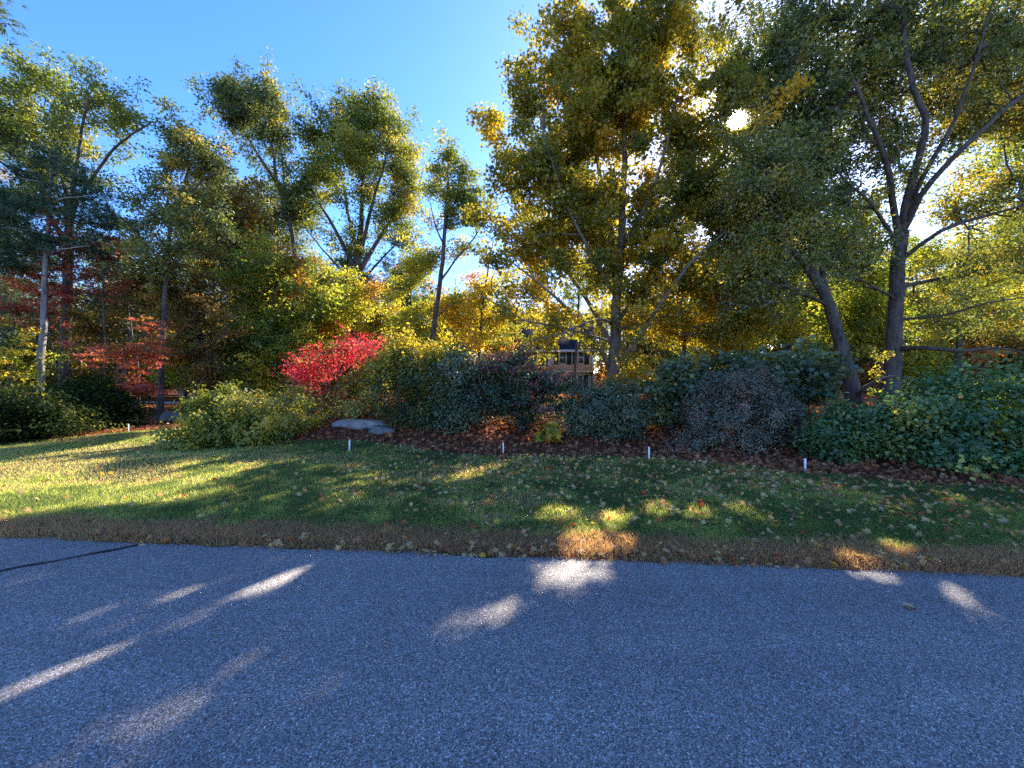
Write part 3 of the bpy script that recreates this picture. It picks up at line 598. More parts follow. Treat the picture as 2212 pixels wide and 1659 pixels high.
mid('maple_tree', 'bronze and dark green maple filling the space below the airy oak', 22, (520, 860), [(470, 430, 70, 50), (500, 500, 90, 60), (440, 520, 60, 60), (530, 570, 70, 60), (450, 610, 80, 50)], 520, M_BROWN, .26, (.55, .22), tpl=BROAD, sigma=.45)
mid('oak_tree', 'deep green oak crowded below the slim leaning oak', 27, (610, 840), [(570, 430, 60, 55), (620, 500, 60, 60), (560, 520, 60, 70), (640, 590, 70, 60), (590, 640, 70, 50)], 520, M_OAK, .28, (.55, .2), sigma=.48)
mid('maple_tree', 'green maple with yellowing lower boughs left of centre', 19, (560, 850), [(580, 590, 70, 50), (540, 650, 60, 50), (640, 670, 80, 45), (700, 640, 60, 50), (600, 720, 90, 40)], 520, M_YGREEN, .22, (.30, .2), tpl=BROAD)
mid('maple_tree', 'small orange-topped maple in front of the big rounded oak', 20, (650, 860), [(640, 600, 36, 26), (610, 640, 30, 30), (660, 650, 34, 30, .7)], 160, M_ORANGE, .20, (.55, .2), r=.07, tpl=BROAD)
mid('maple_tree', 'yellow-leaved maple standing above the crimson bush', 21, (735, 860), [(735, 630, 50, 36), (700, 680, 60, 40), (770, 650, 40, 34), (660, 720, 50, 36)], 330, M_YGREEN, .22, (.62, .2), r=.09, tpl=BROAD)
mid('pine_tree', 'soft blue-green young pine under the big rounded oak', 27, (755, 850), [(760, 570, 26, 22), (765, 605, 40, 24), (755, 640, 46, 26), (765, 680, 50, 26)], 260, M_PINE, .40, (.75, .2), per=9, tpl=TUFT, sigma=.35, flat=.5, bark=BARK_PALE, droop=-.2)
mid('maple_tree', 'thin red-topped maple sapling right of the blue-green pine', 22, (805, 860), [(815, 610, 26, 24), (790, 640, 24, 26), (830, 650, 22, 20, .6)], 60, M_ORANGE, .18, (.35, .2), r=.06, tpl=BROAD, per=13)
mid('pine_tree', 'blue-green pine rising between the rounded oak and the narrow oak', 30, (868, 830), [(870, 530, 26, 30), (880, 570, 40, 30), (860, 610, 46, 34), (885, 660, 44, 34), (860, 710, 44, 30)], 330, M_PINE, .42, (.65, .2), per=9, tpl=TUFT, sigma=.4, flat=.5, bark=BARK_PALE, droop=-.2)
mid('birch_tree', 'pale yellow-green slender tree left of the narrow oak stem', 19, (885, 830), [(895, 610, 36, 40), (900, 670, 44, 40), (870, 700, 36, 36), (915, 730, 34, 30), (860, 640, 40, 36), (925, 560, 26, 40)], 420, M_YGREEN, .20, (.5, .18), r=.06)
mid('maple_tree', 'bright yellow maple glowing behind the left boughs of the golden maple', 21, (1030, 850), [(1010, 560, 50, 46), (1050, 620, 70, 50), (980, 660, 40, 46), (1100, 660, 80, 44), (1020, 710, 70, 36), (1120, 580, 60, 50), (1160, 620, 50, 40), (1060, 530, 50, 40)], 760, M_YGREEN, .21, (.72, .2), tpl=BROAD)
mid('maple_tree', 'yellow-green maple crowded behind the golden maple trunk', 23, (1240, 860), [(1200, 540, 60, 50), (1270, 590, 60, 50), (1320, 620, 40, 40), (1300, 520, 60, 60, .7)], 330, M_YGREEN, .22, (.6, .2), tpl=BROAD)
mid('maple_tree', 'amber maple leaning out right of the golden maple trunk', 16, (1470, 860), [(1450, 700, 70, 50), (1520, 640, 80, 60), (1580, 560, 70, 70), (1480, 560, 60, 60, .7), (1550, 720, 60, 44)], 620, M_MAPLE, .18, (.48, .2), tpl=STAR, sigma=.34)
mid('maple_tree', 'olive and yellow maple beside the bent leaning oak', 17, (1600, 860), [(1620, 680, 60, 60), (1660, 560, 70, 80), (1580, 740, 60, 40), (1690, 700, 50, 50), (1620, 450, 60, 70)], 560, M_YGREEN, .18, (.42, .22), tpl=BROAD, sigma=.36)
mid('oak_tree', 'dim olive oak showing between the leaning trunk and the thick trunk', 17, (1905, 850), [(1850, 480, 60, 70), (1880, 600, 60, 80), (1820, 690, 50, 60), (1890, 720, 40, 40)], 420, M_YGREEN, .22, (.22, .2), sigma=.42, r=.2)
mid('oak_tree', 'yellow-green oak glowing behind the thick trunk on its right', 22, (2065, 830), [(2040, 560, 80, 60), (2120, 620, 80, 60), (2040, 680, 80, 40), (2180, 680, 70, 40)], 560, M_YGREEN, .23, (.5, .2), r=.22)
mid('oak_tree', 'bright yellow oak at the right edge behind the low dead bough', 26, (2125, 830), [(2180, 470, 70, 60), (2240, 560, 80, 70), (2150, 540, 50, 50), (2220, 680, 80, 40)], 430, M_YGREEN, .26, (.62, .2), r=.22, sigma=.45)
mid('oak_tree', 'high yellow-green oak crown behind the upper right boughs', 20, (2230, 850), [(2100, 120, 100, 90), (2180, 220, 90, 90), (2040, 40, 100, 70), (2230, 90, 80, 120), (2130, 340, 90, 70), (2280, 300, 90, 90)], 650, M_YGREEN, .23, (.38, .2), r=.25, baseh=5, sigma=.42)
mid('oak_tree', 'dusky tall oak crown at the top right of the maple', 19, (1700, 850), [(1530, 100, 60, 60, .6), (1600, 110, 60, 50), (1680, 160, 80, 80), (1740, 60, 80, 60), (1640, 260, 70, 80), (1800, 200, 80, 80)], 600, M_OAK, .23, (.5, .2), r=.22, baseh=6, sigma=.42)
mid('oak_tree', 'olive oak in shade behind the sunlit gap of the canopy', 22, (1560, 850), [(1560, 330, 80, 80), (1640, 380, 80, 80), (1500, 430, 60, 70), (1720, 330, 70, 80)], 480, M_YGREEN, .25, (.25, .2), r=.2, baseh=6, sigma=.45)
mid('pine_tree', 'dark pine low in the wood behind the pale pine trunk', 24, (30, 880), [(20, 500, 70, 30), (60, 560, 80, 30), (0, 620, 90, 34), (70, 680, 70, 30), (10, 740, 80, 30)], 300, M_PINE, .36, (.35, .2), per=9, tpl=TUFT, sigma=.4, flat=.4, droop=-.2)
mid('pine_tree', 'dark pine between the wide oak and the airy oak', 24, (255, 880), [(260, 480, 50, 26), (250, 530, 70, 28), (270, 590, 70, 30), (250, 650, 80, 30), (270, 710, 80, 30)], 300, M_PINE, .36, (.4, .2), per=9, tpl=TUFT, sigma=.4, flat=.4, droop=-.2)

mid('oak_tree', 'grey-green oak filling the space between airy oak and slim leaning oak', 28, (470, 840), [(450, 440, 60, 44), (510, 450, 50, 44), (480, 390, 36, 26), (540, 480, 50, 50)], 430, M_OAKL, .27, (.3, .2), sigma=.46)
mid('maple_tree', 'pale gold maple low between the rounded oak and the narrow oak', 24, (840, 850), [(830, 680, 44, 36), (800, 700, 40, 34), (880, 720, 50, 30), (850, 610, 30, 30, .7)], 330, M_YGREEN, .22, (.55, .2), tpl=BROAD)
mid('maple_tree', 'olive-gold maple rising behind the left half of the golden maple crown', 26, (1180, 850), [(1150, 480, 60, 60), (1210, 440, 70, 70), (1120, 560, 60, 50), (1250, 500, 70, 60)], 480, M_MAPLE, .26, (.45, .2), tpl=BROAD, sigma=.46)

# understorey at the left
mid('red_maple_tree', 'rose-red maple sapling crossing the pale pine trunk', 17.2, (120, 890), [(60, 610, 80, 22), (120, 570, 60, 22), (40, 655, 80, 22), (150, 640, 60, 20), (100, 700, 60, 16, .6)], 170, M_RED, .17, (.5, .2), r=.05, tpl=STAR, sigma=.28, flat=.3, per=16, tilt=.45)
mid('red_maple_tree', 'crimson-leaved maple sapling behind the wide oak trunk', 17, (225, 890), [(210, 560, 60, 26), (270, 590, 60, 20), (180, 520, 50, 22), (260, 540, 50, 20), (220, 620, 70, 20)], 130, M_RED, .18, (.4, .2), r=.05, tpl=STAR, sigma=.3, flat=.35, per=14, tilt=.5)
mid('red_maple_tree', 'low orange-red maple spreading in flat tiers near the thin oak', 13.5, (262, 900), [(225, 770, 55, 10), (270, 795, 60, 10), (310, 765, 50, 12), (260, 820, 45, 8), (300, 840, 40, 8), (330, 720, 40, 14, .7)], 150, M_RED, .13, (.68, .14), r=.03, tpl=STAR, sigma=.2, flat=.25, per=15, tilt=.4)
mid('maple_tree', 'golden understorey maple at the left edge beside the pine', 16, (30, 900), [(20, 740, 60, 18), (60, 790, 60, 18), (0, 800, 60, 22), (40, 840, 50, 14), (-40, 760, 60, 40)], 110, M_YGREEN, .16, (.55, .2), r=.05, tpl=BROAD, sigma=.28, flat=.35, tilt=.5)
mid('maple_tree', 'bronze understorey maple right of the thin dark oak stem', 16.5, (420, 900), [(400, 690, 60, 26), (440, 740, 60, 24), (380, 760, 50, 22), (430, 800, 60, 22), (480, 700, 50, 30), (400, 630, 60, 36)], 420, M_BROWN, .18, (.6, .22), r=.06, tpl=BROAD, sigma=.3, flat=.45)
mid('maple_tree', 'olive understorey maple with small yellow patches behind the yellow shrub', 18, (520, 890), [(540, 740, 70, 34), (590, 790, 70, 30), (500, 790, 60, 30), (620, 750, 50, 34), (560, 840, 60, 24)], 420, M_YGREEN, .18, (.25, .25), r=.06, tpl=BROAD, sigma=.32, flat=.5)
mid('maple_tree', 'brown-green understorey maple between wide oak and thin oak', 19, (300, 900), [(310, 650, 50, 34), (290, 710, 60, 28), (330, 600, 50, 40), (200, 700, 60, 28), (180, 760, 60, 24)], 330, M_BROWN, .20, (.55, .22), r=.06, tpl=BROAD, sigma=.34, flat=.45)

# ------------------------------------------------------------------ deep wood: a few kinds of tree, copied one by one
def copy_tree(o, loc, rz, s, label, group):
    c = o.copy(); COL.objects.link(c); c.location = loc; c.rotation_euler = (0, 0, rz); c.scale = (s, s, s * random.uniform(.9, 1.15)); c['label'] = label; c['group'] = group
    for ch in o.children:
        d = ch.copy(); COL.objects.link(d); d.parent = c
    return c
random.seed(11)
def proto(name, label, group, px, Y, mat, h, w, ti, tpl=BROAD, ls=.32, per=16, nt=330, bark=BARK_OAK, cone=False):
    k = FOC / Y; y0 = 830
    bl = []
    for i in range(9):
        t = random.uniform(.3, .97) if not cone else .2 + .8 * i / 9
        rr = w * (1.25 - abs(t - .55) * 1.3) * .5 if not cone else w * (1.05 - t) * .75
        bl.append((px + random.uniform(-.45, .45) * w * k * (0 if cone else 1), y0 - t * h * k, rr * k, (rr * .8 if not cone else .5) * k))
    return plant(name, label, 'tree', Y, [(.22, .03, [(px, y0 + 20), (px + random.uniform(-8, 8), y0 - .4 * h * k), (px + random.uniform(-8, 8), y0 - .95 * h * k)])], bl, nt, per, tpl, ls, mat, sigma=.5, flat=.6, tint=ti,
                 bark=bark, group=group, sides=6, step=.8, shell=.5, sun_open=False, baseh=2.0)
kinds = []
for nm, lb, gr, px, Y, mat, h, w, ti, kw in [
    ('maple_tree', 'yellow-green tree among many deep in the wood', 'yellow-green trees deep in the wood', 700, 36, M_BGMIX, 12, 6, (.38, .2), {}),
    ('maple_tree', 'golden tree among many deep in the wood', 'golden trees deep in the wood', 980, 38, M_BGMIX, 11, 6, (.6, .2), {}),
    ('oak_tree', 'dull green oak among many deep in the wood', 'dull green oaks deep in the wood', 420, 37, M_OAKL, 13, 6.5, (.35, .2), dict(tpl=OVAL)),
    ('pine_tree', 'dark green pine among many deep in the wood', 'pines deep in the wood', 250, 40, M_PINE, 14, 5.5, (.55, .2), dict(tpl=TUFT, ls=.5, per=8, bark=BARK_PALE, cone=True)),
    ('maple_tree', 'russet tree among many deep in the wood', 'russet trees deep in the wood', 560, 35, M_BROWN, 10, 5.5, (.65, .2), {})]:
    kinds.append((proto(nm, lb, gr, px, Y, mat, h, w, ti, **kw), lb, gr))
def bgtree(px, Y, kind, s):
    o, lb, gr = kinds[kind]; X = (px - 1106) / FOC * Y
    copy_tree(o, (X, Y, float(hgt(X, Y)) - .1), random.uniform(0, 6.28), s, lb, gr)
for px, Y, kd, s in [(-120, 30, 2, .9), (-40, 33, 0, .8), (40, 29, 0, .7), (110, 34, 3, .8), (180, 30, 4, .7), (240, 36, 2, .85), (320, 32, 0, .7), (400, 30, 4, .75), (460, 36, 2, .9), (530, 33, 0, .75), (600, 31, 4, .7),
                     (650, 38, 2, .95), (700, 33, 0, .72), (790, 36, 0, .7), (840, 33, 1, .6), (905, 40, 2, .72), (960, 34, 0, .7), (1010, 40, 1, .8), (1080, 34, 1, .75), (1050, 46, 2, .8), (1180, 48, 0, .8), (1240, 52, 2, .9), (1310, 47, 0, .9),
                     (1380, 34, 0, .85), (1440, 30, 1, .8), (1500, 36, 0, 1.0), (1560, 31, 0, .85), (1620, 36, 2, 1.1), (1680, 30, 0, .95), (1750, 34, 1, 1.0), (1810, 30, 0, .9), (1870, 36, 0, 1.1), (1920, 31, 0, .85), (2000, 42, 0, 1.1), (2060, 46, 1, 1.2),
                     (2120, 40, 0, 1.1), (2180, 45, 2, 1.2), (2250, 33, 0, 1.0), (2330, 30, 1, .9), (1590, 44, 1, 1.2), (1720, 44, 0, 1.25), (1840, 46, 2, 1.3), (2400, 34, 0, 1.0), (-200, 32, 3, .9), (20, 42, 3, .9), (330, 44, 2, .9), (500, 45, 3, .8), (620, 46, 0, .85), (740, 45, 3, .75), (150, 44, 0, .85), (430, 42, 0, .8)]:
    bgtree(px, Y, kd, s)

# undergrowth and the far mass of the wood
def under(label, group, mat, ti, px):
    Y = 30.0
    bl = [(px + dx, 830 - z * FOC / Y, r * FOC / Y, r * .6 * FOC / Y) for dx, z, r in [(0, 1.2, 1.3), (-30, .9, 1.1), (32, .8, 1.2), (-8, 2.2, .9), (20, 1.9, .8), (-20, .4, 1.0), (24, .3, 1.0)]]
    o = plant('undergrowth_shrub', label, 'shrub', Y, [(.04, .01, [(px, 850), (px, 800)])], bl, 170, 14, BROAD, .24, mat, sigma=.36, flat=.6, tint=ti, shell=.5, bark=BARK_TWIG, limbs=False, sides=5, step=.5, sun_open=False, group=group, trunk_name='stem', crown_name='foliage')
    return o, label, group
ub = [under('low yellow-green undergrowth shrub, one of many deep in the wood', 'yellow-green undergrowth deep in the wood', M_YGREEN, (.4, .25), 690),
      under('low bronze undergrowth shrub, one of many deep in the wood', 'bronze undergrowth deep in the wood', M_BROWN, (.6, .25), 430)]
for i in range(56):
    px = -150 + i * 44 + random.uniform(-15, 15); Y = random.uniform(25, 31) if i % 2 else random.uniform(33, 40); X = (px - 1106) / FOC * Y
    if 1070 < px < 1310: Y = 51; X = (px - 1106) / FOC * Y
    o, lb, gr = ub[(i * 7 // 3) % 2]
    copy_tree(o, (X, Y, float(hgt(X, Y)) - .1), random.uniform(0, 6.28), random.uniform(.8, 1.3), lb, gr)
rng = np.random.default_rng(77)
nc = 2600; A = rng.uniform(-70, 70, nc); B = rng.uniform(54, 74, nc)
H = rng.random(nc) ** 1.3 * (6.5 + 5 * fbm(A * .12, A * 0 + 3, 3) + 5 * smooth((A - 5) / 20))
ix = np.repeat(np.arange(nc), 14); C = np.stack([A, B, hgt(A, B) + H], -1)[ix] + rng.normal(0, 1, (nc * 14, 3)) * np.array([.9, .9, .5])
tnt = (fbm(A * .2, B * .2 + H * .3, 3) * 1.3 - .25)[ix] + rng.normal(0, .12, nc * 14)
fw = leaves('far_woodland', C, rng.normal(0, 1, (len(C), 3)) + np.array([0, 0, .4]), rng.normal(0, 1, (len(C), 3)), rng.uniform(.35, .7, len(C)), DIA, tnt, M_BGMIX, None); tag(fw, 'far mass of autumn woodland behind all the trees', 'woodland', kind='stuff')

# ------------------------------------------------------------------ shrubs
def shrub(name, label, Y, base, blobs, nt, per, mat, ls, tint=(.45, .2), tpl=OVAL, sigma=.12, flat=.8, shell=.25, outward=.6, stems=5, cat='shrub', r=.02, tilt=.55, **k):
    rng = np.random.default_rng(int(base[0] * 7 + base[1]))
    paths = []
    for i, b in enumerate(blobs[:max(stems, 1)]):
        paths.append((r, .006, [(base[0] + rng.uniform(-6, 6), base[1], rng.uniform(-.1, .1)), ((base[0] * .55 + b[0] * .45), base[1] * .6 + b[1] * .4, (b[5] if len(b) > 5 else 0) * .5), (b[0], b[1], b[5] if len(b) > 5 else 0)]))
    return plant(name, label, cat, Y, paths, blobs, nt, per, tpl, ls, mat, sigma=sigma, flat=flat, tint=tint, shell=shell, outward=outward, bark=BARK_TWIG, limbs=False, rtip=.0025, step=.15, tilt=tilt, sides=6, crown_name='foliage', trunk_name='stem', **k)

shrub('forsythia_shrub', 'sprawling yellow-green shrub sloping down onto the sunlit lawn', 9.4, (500, 965),
      [(500, 900, 70, 45), (440, 950, 60, 28), (560, 930, 80, 40), (390, 975, 45, 16), (520, 960, 100, 22), (610, 920, 60, 26, 1, .8), (470, 870, 45, 26), (450, 915, 50, 30), (370, 982, 30, 10)], 1100, 17, M_FORSY, .085, (.42, .2), tpl=BROAD, sigma=.10, dscale=1.3, sun_open=False)
shrub('bittersweet_shrub', 'lime-green twiggy shrub with upright shoots behind the sprawling yellow shrub', 11, (545, 900),
      [(520, 850, 45, 30), (560, 830, 36, 22), (535, 812, 22, 14, 1.2), (490, 860, 26, 16), (590, 860, 50, 26), (640, 850, 40, 26), (570, 800, 16, 10), (505, 800, 18, 8)], 420, 14, M_FORSY, .085, (.35, .2), tpl=BROAD, sigma=.14, shell=.6, dscale=1.2)
shrub('ground_cover_shrub', 'low leafy trailing shrub between yellow shrub and pale flat rock', 11.6, (690, 905),
      [(660, 900, 70, 22), (720, 885, 60, 16), (780, 875, 50, 14), (620, 925, 50, 18), (690, 915, 50, 12)], 420, 13, M_FORSY, .08, (.25, .25), tpl=BROAD, sigma=.12, dscale=1.5)
shrub('burning_bush', 'bright crimson burning bush glowing behind the yellow shrub', 12.4, (720, 885),
      [(690, 795, 36, 22), (660, 805, 26, 20), (735, 765, 34, 14, .8), (780, 748, 36, 14), (755, 735, 20, 12), (680, 830, 36, 14, .5), (770, 770, 30, 14, .5), (800, 760, 20, 12, .7), (645, 790, 20, 16, .6), (745, 725, 14, 10, .8)], 240, 12, M_CRIMSON, .105, (.48, .26), sun_open=False, sigma=.19, flat=.5, shell=.4, dscale=1.2)
shrub('mixed_shrub', 'green and yellow shrub below the crimson leaves', 13.6, (700, 890), [(700, 855, 60, 22), (770, 840, 60, 26), (640, 850, 40, 18), (810, 815, 40, 26)], 330, 13, M_PRIVET, .10, (.6, .25), tpl=BROAD, sigma=.15, shell=.5)
shrub('privet_shrub', 'tall rounded privet with yellowing top above the pale flat rock', 11, (900, 935),
      [(880, 800, 65, 60), (850, 850, 60, 50), (940, 830, 60, 60), (900, 890, 80, 45), (950, 900, 60, 45), (830, 810, 36, 40, .7), (890, 745, 40, 26, .8, 0, .25), (860, 780, 40, 30, 1, 0, .2), (930, 770, 40, 30, 1, 0, .1)], 1000, 18, M_PRIVET, .085, (.38, .22), sigma=.13, shell=.3, gradient=(.16, 1.6))
shrub('bittersweet_vine', 'yellow vine trailing over the top of the tall privet', 10.6, (860, 900), [(895, 720, 24, 34), (865, 760, 26, 34), (905, 690, 14, 22), (840, 780, 26, 24), (920, 745, 20, 26)], 240, 13, M_FORSY, .10, (.7, .15), tpl=BROAD, sigma=.12, shell=.6, cat='vine', stems=2)
shrub('viburnum_shrub', 'dark green shrub squeezed between the privet and the purple-tinged shrub', 10.4, (1010, 930),
      [(1000, 820, 55, 55), (1030, 870, 55, 45), (985, 880, 50, 45), (1040, 800, 45, 36), (1000, 920, 50, 18)], 620, 18, M_RHODO, .10, (.5, .22), sigma=.13, shell=.3)
shrub('winged_spindle_shrub', 'dark tiered shrub with purple-red upper leaves in front of the house', 10, (1130, 935),
      [(1110, 805, 80, 16, 1, 0, .2), (1080, 790, 45, 16, 1, 0, .2), (1190, 815, 45, 10, 1, 0, .25), (1120, 835, 95, 18, 1, 0, .08), (1190, 830, 55, 16, 1, 0, .1), (1070, 840, 50, 20), (1130, 870, 100, 18), (1140, 900, 80, 16), (1060, 880, 40, 18), (1200, 868, 40, 14), (1110, 770, 40, 10, .8, 0, .2)], 900, 16, M_EUON, .095, (.42, .15), sigma=.11, flat=.35, shell=.45, outward=.2, tilt=.5, dscale=1.3)
shrub('rhododendron_shrub', 'dense rounded blue-green shrub in front of the maple trunk', 9.4, (1300, 960),
      [(1300, 885, 60, 55), (1260, 920, 48, 45), (1345, 905, 48, 48), (1300, 935, 70, 32), (1370, 870, 30, 26, .8), (1250, 890, 36, 30), (1325, 855, 40, 24)], 1150, 20, M_RHODO, .085, (.5, .2), tpl=SLIM, sigma=.09, shell=.2)
shrub('maple_sapling', 'young maple with gold-tipped leaves between the two rounded dark shrubs', 9.6, (1440, 950),
      [(1430, 850, 55, 24), (1480, 830, 50, 20), (1440, 890, 45, 22, 1, 0, .25), (1500, 870, 40, 22), (1420, 925, 26, 16, .6, 0, .4), (1460, 800, 60, 16, .7)], 330, 12, M_BLUEGR, .12, (.55, .2), tpl=STAR, sigma=.14, flat=.5, shell=.5, outward=.2, stems=3, dscale=.9)
shrub('cotoneaster_shrub', 'large dusky grey-green mound with a few red leaves', 8.6, (1590, 985),
      [(1590, 890, 90, 75), (1530, 920, 60, 55), (1660, 920, 75, 60), (1600, 945, 110, 40), (1490, 960, 50, 24, 1, -.3), (1700, 950, 50, 36), (1620, 850, 60, 40), (1560, 850, 40, 30)], 1900, 20, M_HOLLY, .075, (.5, .2), tpl=SLIM, sigma=.09, shell=.2)
shrub('maple_sapling', 'dull blue-green maple sapling above the dusky mound', 9.6, (1700, 930),
      [(1690, 785, 70, 20), (1740, 810, 60, 20), (1650, 810, 60, 20), (1700, 845, 60, 22), (1760, 845, 40, 20), (1600, 790, 50, 18), (1780, 765, 30, 18, .6), (1560, 805, 50, 16)], 300, 12, M_BLUEGR, .15, (.45, .2), tpl=STAR, sigma=.16, flat=.45, shell=.5, outward=.2, stems=3)
shrub('bittersweet_shrub', 'loose green shrub with arching sprays right of the dusky mound', 7.4, (1850, 1010),
      [(1840, 950, 70, 45), (1800, 970, 45, 36), (1900, 965, 50, 40), (1860, 905, 50, 24), (1810, 1000, 50, 18), (1890, 1000, 50, 18), (1930, 930, 40, 30)], 900, 17, M_TANGLE, .085, (.45, .18), tpl=BROAD, sigma=.11, shell=.3)
shrub('bittersweet_shrub', 'huge tangled green thicket at the right edge of the lawn', 6.9, (2090, 1035),
      [(2060, 900, 100, 70), (2150, 880, 90, 70), (2000, 960, 70, 60), (2100, 970, 110, 60), (2200, 960, 90, 70), (2050, 1010, 80, 36, 1, -.3), (2150, 1020, 80, 36, 1, -.7), (2260, 900, 80, 110), (1990, 880, 50, 40), (2230, 1040, 70, 30, 1, -1.0), (2120, 830, 80, 26), (2330, 960, 90, 110)], 2400, 18, M_TANGLE, .09, (.45, .2), tpl=BROAD, sigma=.13, shell=.3, dscale=1.0, stems=7)
shrub('bittersweet_vine', 'sunlit yellow vine sprays on the thicket at the right edge', 6.3, (2190, 1000), [(2150, 925, 26, 12), (2190, 950, 22, 16), (2200, 880, 14, 26), (2180, 980, 30, 14), (2210, 1000, 20, 18)], 90, 8, M_FORSY, .065, (.35, .2), tpl=BROAD, sigma=.07, shell=.6, cat='vine', stems=3)
shrub('bittersweet_vine', 'small pale-leaved vine hanging beside the low bough of the leaning oak', 9.6, (1880, 880), [(1895, 790, 10, 22), (1888, 830, 10, 22), (1900, 770, 12, 12)], 30, 7, M_FORSY, .065, (.4, .2), tpl=BROAD, sigma=.06, cat='vine', stems=1)
shrub('hosta_plant', 'small yellowing hosta clump in the leaf litter under the tiered shrub', 8.9, (1180, 960), [(1165, 945, 26, 8), (1195, 935, 24, 9), (1150, 955, 18, 6)], 34, 5, M_FORSY, .17, (.72, .15), tpl=BROAD, sigma=.06, shell=.6, cat='plant', stems=3, r=.006)
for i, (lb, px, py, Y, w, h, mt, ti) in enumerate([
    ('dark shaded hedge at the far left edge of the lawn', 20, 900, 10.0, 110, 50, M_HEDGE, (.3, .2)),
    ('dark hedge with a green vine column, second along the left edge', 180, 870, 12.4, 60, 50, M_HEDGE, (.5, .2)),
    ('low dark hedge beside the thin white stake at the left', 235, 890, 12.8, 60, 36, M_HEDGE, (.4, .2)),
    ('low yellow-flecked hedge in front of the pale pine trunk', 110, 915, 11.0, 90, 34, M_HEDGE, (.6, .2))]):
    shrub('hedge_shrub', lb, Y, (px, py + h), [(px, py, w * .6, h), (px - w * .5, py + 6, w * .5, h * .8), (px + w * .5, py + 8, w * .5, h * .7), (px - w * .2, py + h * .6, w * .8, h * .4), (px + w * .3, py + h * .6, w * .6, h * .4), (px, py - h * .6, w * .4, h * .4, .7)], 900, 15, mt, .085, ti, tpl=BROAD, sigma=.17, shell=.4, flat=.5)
# ------------------------------------------------------------------ houses seen through the leaves
M_SIDING = plain_mat('beige_siding', (0.80, 0.74, 0.66), .7, .06, 3); M_TAN = plain_mat('tan_siding', (0.30, 0.24, 0.16), .8, .1, 3)
M_ROOF = plain_mat('dark_shingle', (0.03, 0.03, 0.037), .95, .35, 9, 0, .05); M_TRIM = plain_mat('white_trim', (0.8, 0.8, 0.8), .5, .03, 3)
M_SHUT = plain_mat('green_shutter', (0.03, 0.055, 0.05), .6, .1, 5); M_BRICK = plain_mat('red_brick', (0.26, 0.11, 0.075), .9, .3, 12, .01)
M_GREENW = plain_mat('grey_green_siding', (0.16, 0.22, 0.20), .8, .08, 3); M_GREYR = plain_mat('grey_shingle', (0.13, 0.15, 0.19), .9, .2, 8); M_PINKW = plain_mat('pale_siding', (0.72, 0.62, 0.60), .7, .05, 3)
m, n, l, out = new_mat('window_glass'); p = n.new('ShaderNodeBsdfPrincipled'); p.inputs['Base Color'].default_value = (.10, .14, .17, 1); p.inputs['Roughness'].default_value = .08; p.inputs['Specular IOR Level'].default_value = .9; l.new(p.outputs[0], out.inputs['Surface']); M_GLASS = m

def window(root, x0, x1, y, z0, z1, shutters=True):
    f = MB(); b = .09
    for a in [((x0, y - .05, z0), (x0 + b, y + .02, z1)), ((x1 - b, y - .05, z0), (x1, y + .02, z1)), ((x0 + b, y - .05, z1 - b), (x1 - b, y + .02, z1)), ((x0 + b, y - .05, z0), (x1 - b, y + .02, z0 + b)),
              ((x0 + b, y - .04, (z0 + z1) / 2 - .03), (x1 - b, y + .02, (z0 + z1) / 2 + .03))]: f.box(*a)
    fr = f.build('window', M_TRIM, root)
    g = MB().box((x0 + b, y - .02, z0 + b), (x1 - b, y + .01, z1 - b)).build('pane', M_GLASS, None)
    loc = fr.parent.location; g.parent = fr; g.location = (-loc[0], -loc[1], -loc[2])
    if shutters:
        for xa in (x0 - .5, x1 + .02): MB().box((xa, y - .04, z0), (xa + .46, y - .003, z1)).build('shutter', M_SHUT, root)

Y = 38.0; k = Y / FOC; X = lambda px: (px - 1106) * k; Z = lambda py: CAM_H + (830 - py) * k
hs = empty('house', (X(1190), Y, -.6), 'beige two-storey house with dark roof seen behind the maple', 'house')
x0, x1 = X(1085), X(1281); ev = Z(756); belt = Z(802)
MB().box((x0, Y, belt), (x1, Y + 8, ev)).build('upper_wall', M_SIDING, hs)
MB().box((x0 + .1, Y + .5, -.9), (x1 - .1, Y + 7.9, belt - .003)).build('lower_wall', M_SIDING, hs)
MB().box((x1 + .002, Y + .02, -.9), (x1 + .05, Y + 7.9, ev)).build('side_wall', M_TAN, hs)
rd = MB().poly([(x0 - .3, Y - .4, ev - .05), (x1 + .3, Y - .4, ev - .05), (x1 + .3, Y + 4, ev + 4.3), (x0 - .3, Y + 4, ev + 4.3), (x1 + .3, Y + 8.4, ev - .05), (x0 - .3, Y + 8.4, ev - .05)], [(0, 1, 2, 3), (3, 2, 4, 5), (1, 4, 2), (0, 3, 5)])
rd.build('roof', M_ROOF, hs)
MB().box((x0 - .3, Y - .46, ev - .28), (x1 + .3, Y - .41, ev - .04)).build('fascia', M_TRIM, hs)
MB().box((x1 - .12, Y - .06, belt), (x1 + .06, Y - .003, ev - .29)).build('corner_board', M_TRIM, hs)
MB().box((x0, Y - .06, belt - .12), (x1, Y - .003, belt)).build('belt_board', M_TRIM, hs)
ch = MB().box((x1 + .1, Y + 3.2, -.6), (x1 + .75, Y + 4.6, Z(690) + .6)).box((x1 + .02, Y + 3.1, Z(690) + .6), (x1 + .83, Y + 4.7, Z(690) + .8)); ch.build('chimney', M_BRICK, hs)
for a, b in [(1248, 1262), (1207, 1224), (1150, 1166), (1108, 1124)]:
    window(hs, X(a), X(b), Y, Z(788), Z(758.5)); window(hs, X(a), X(b), Y + .5, Z(846), Z(810))

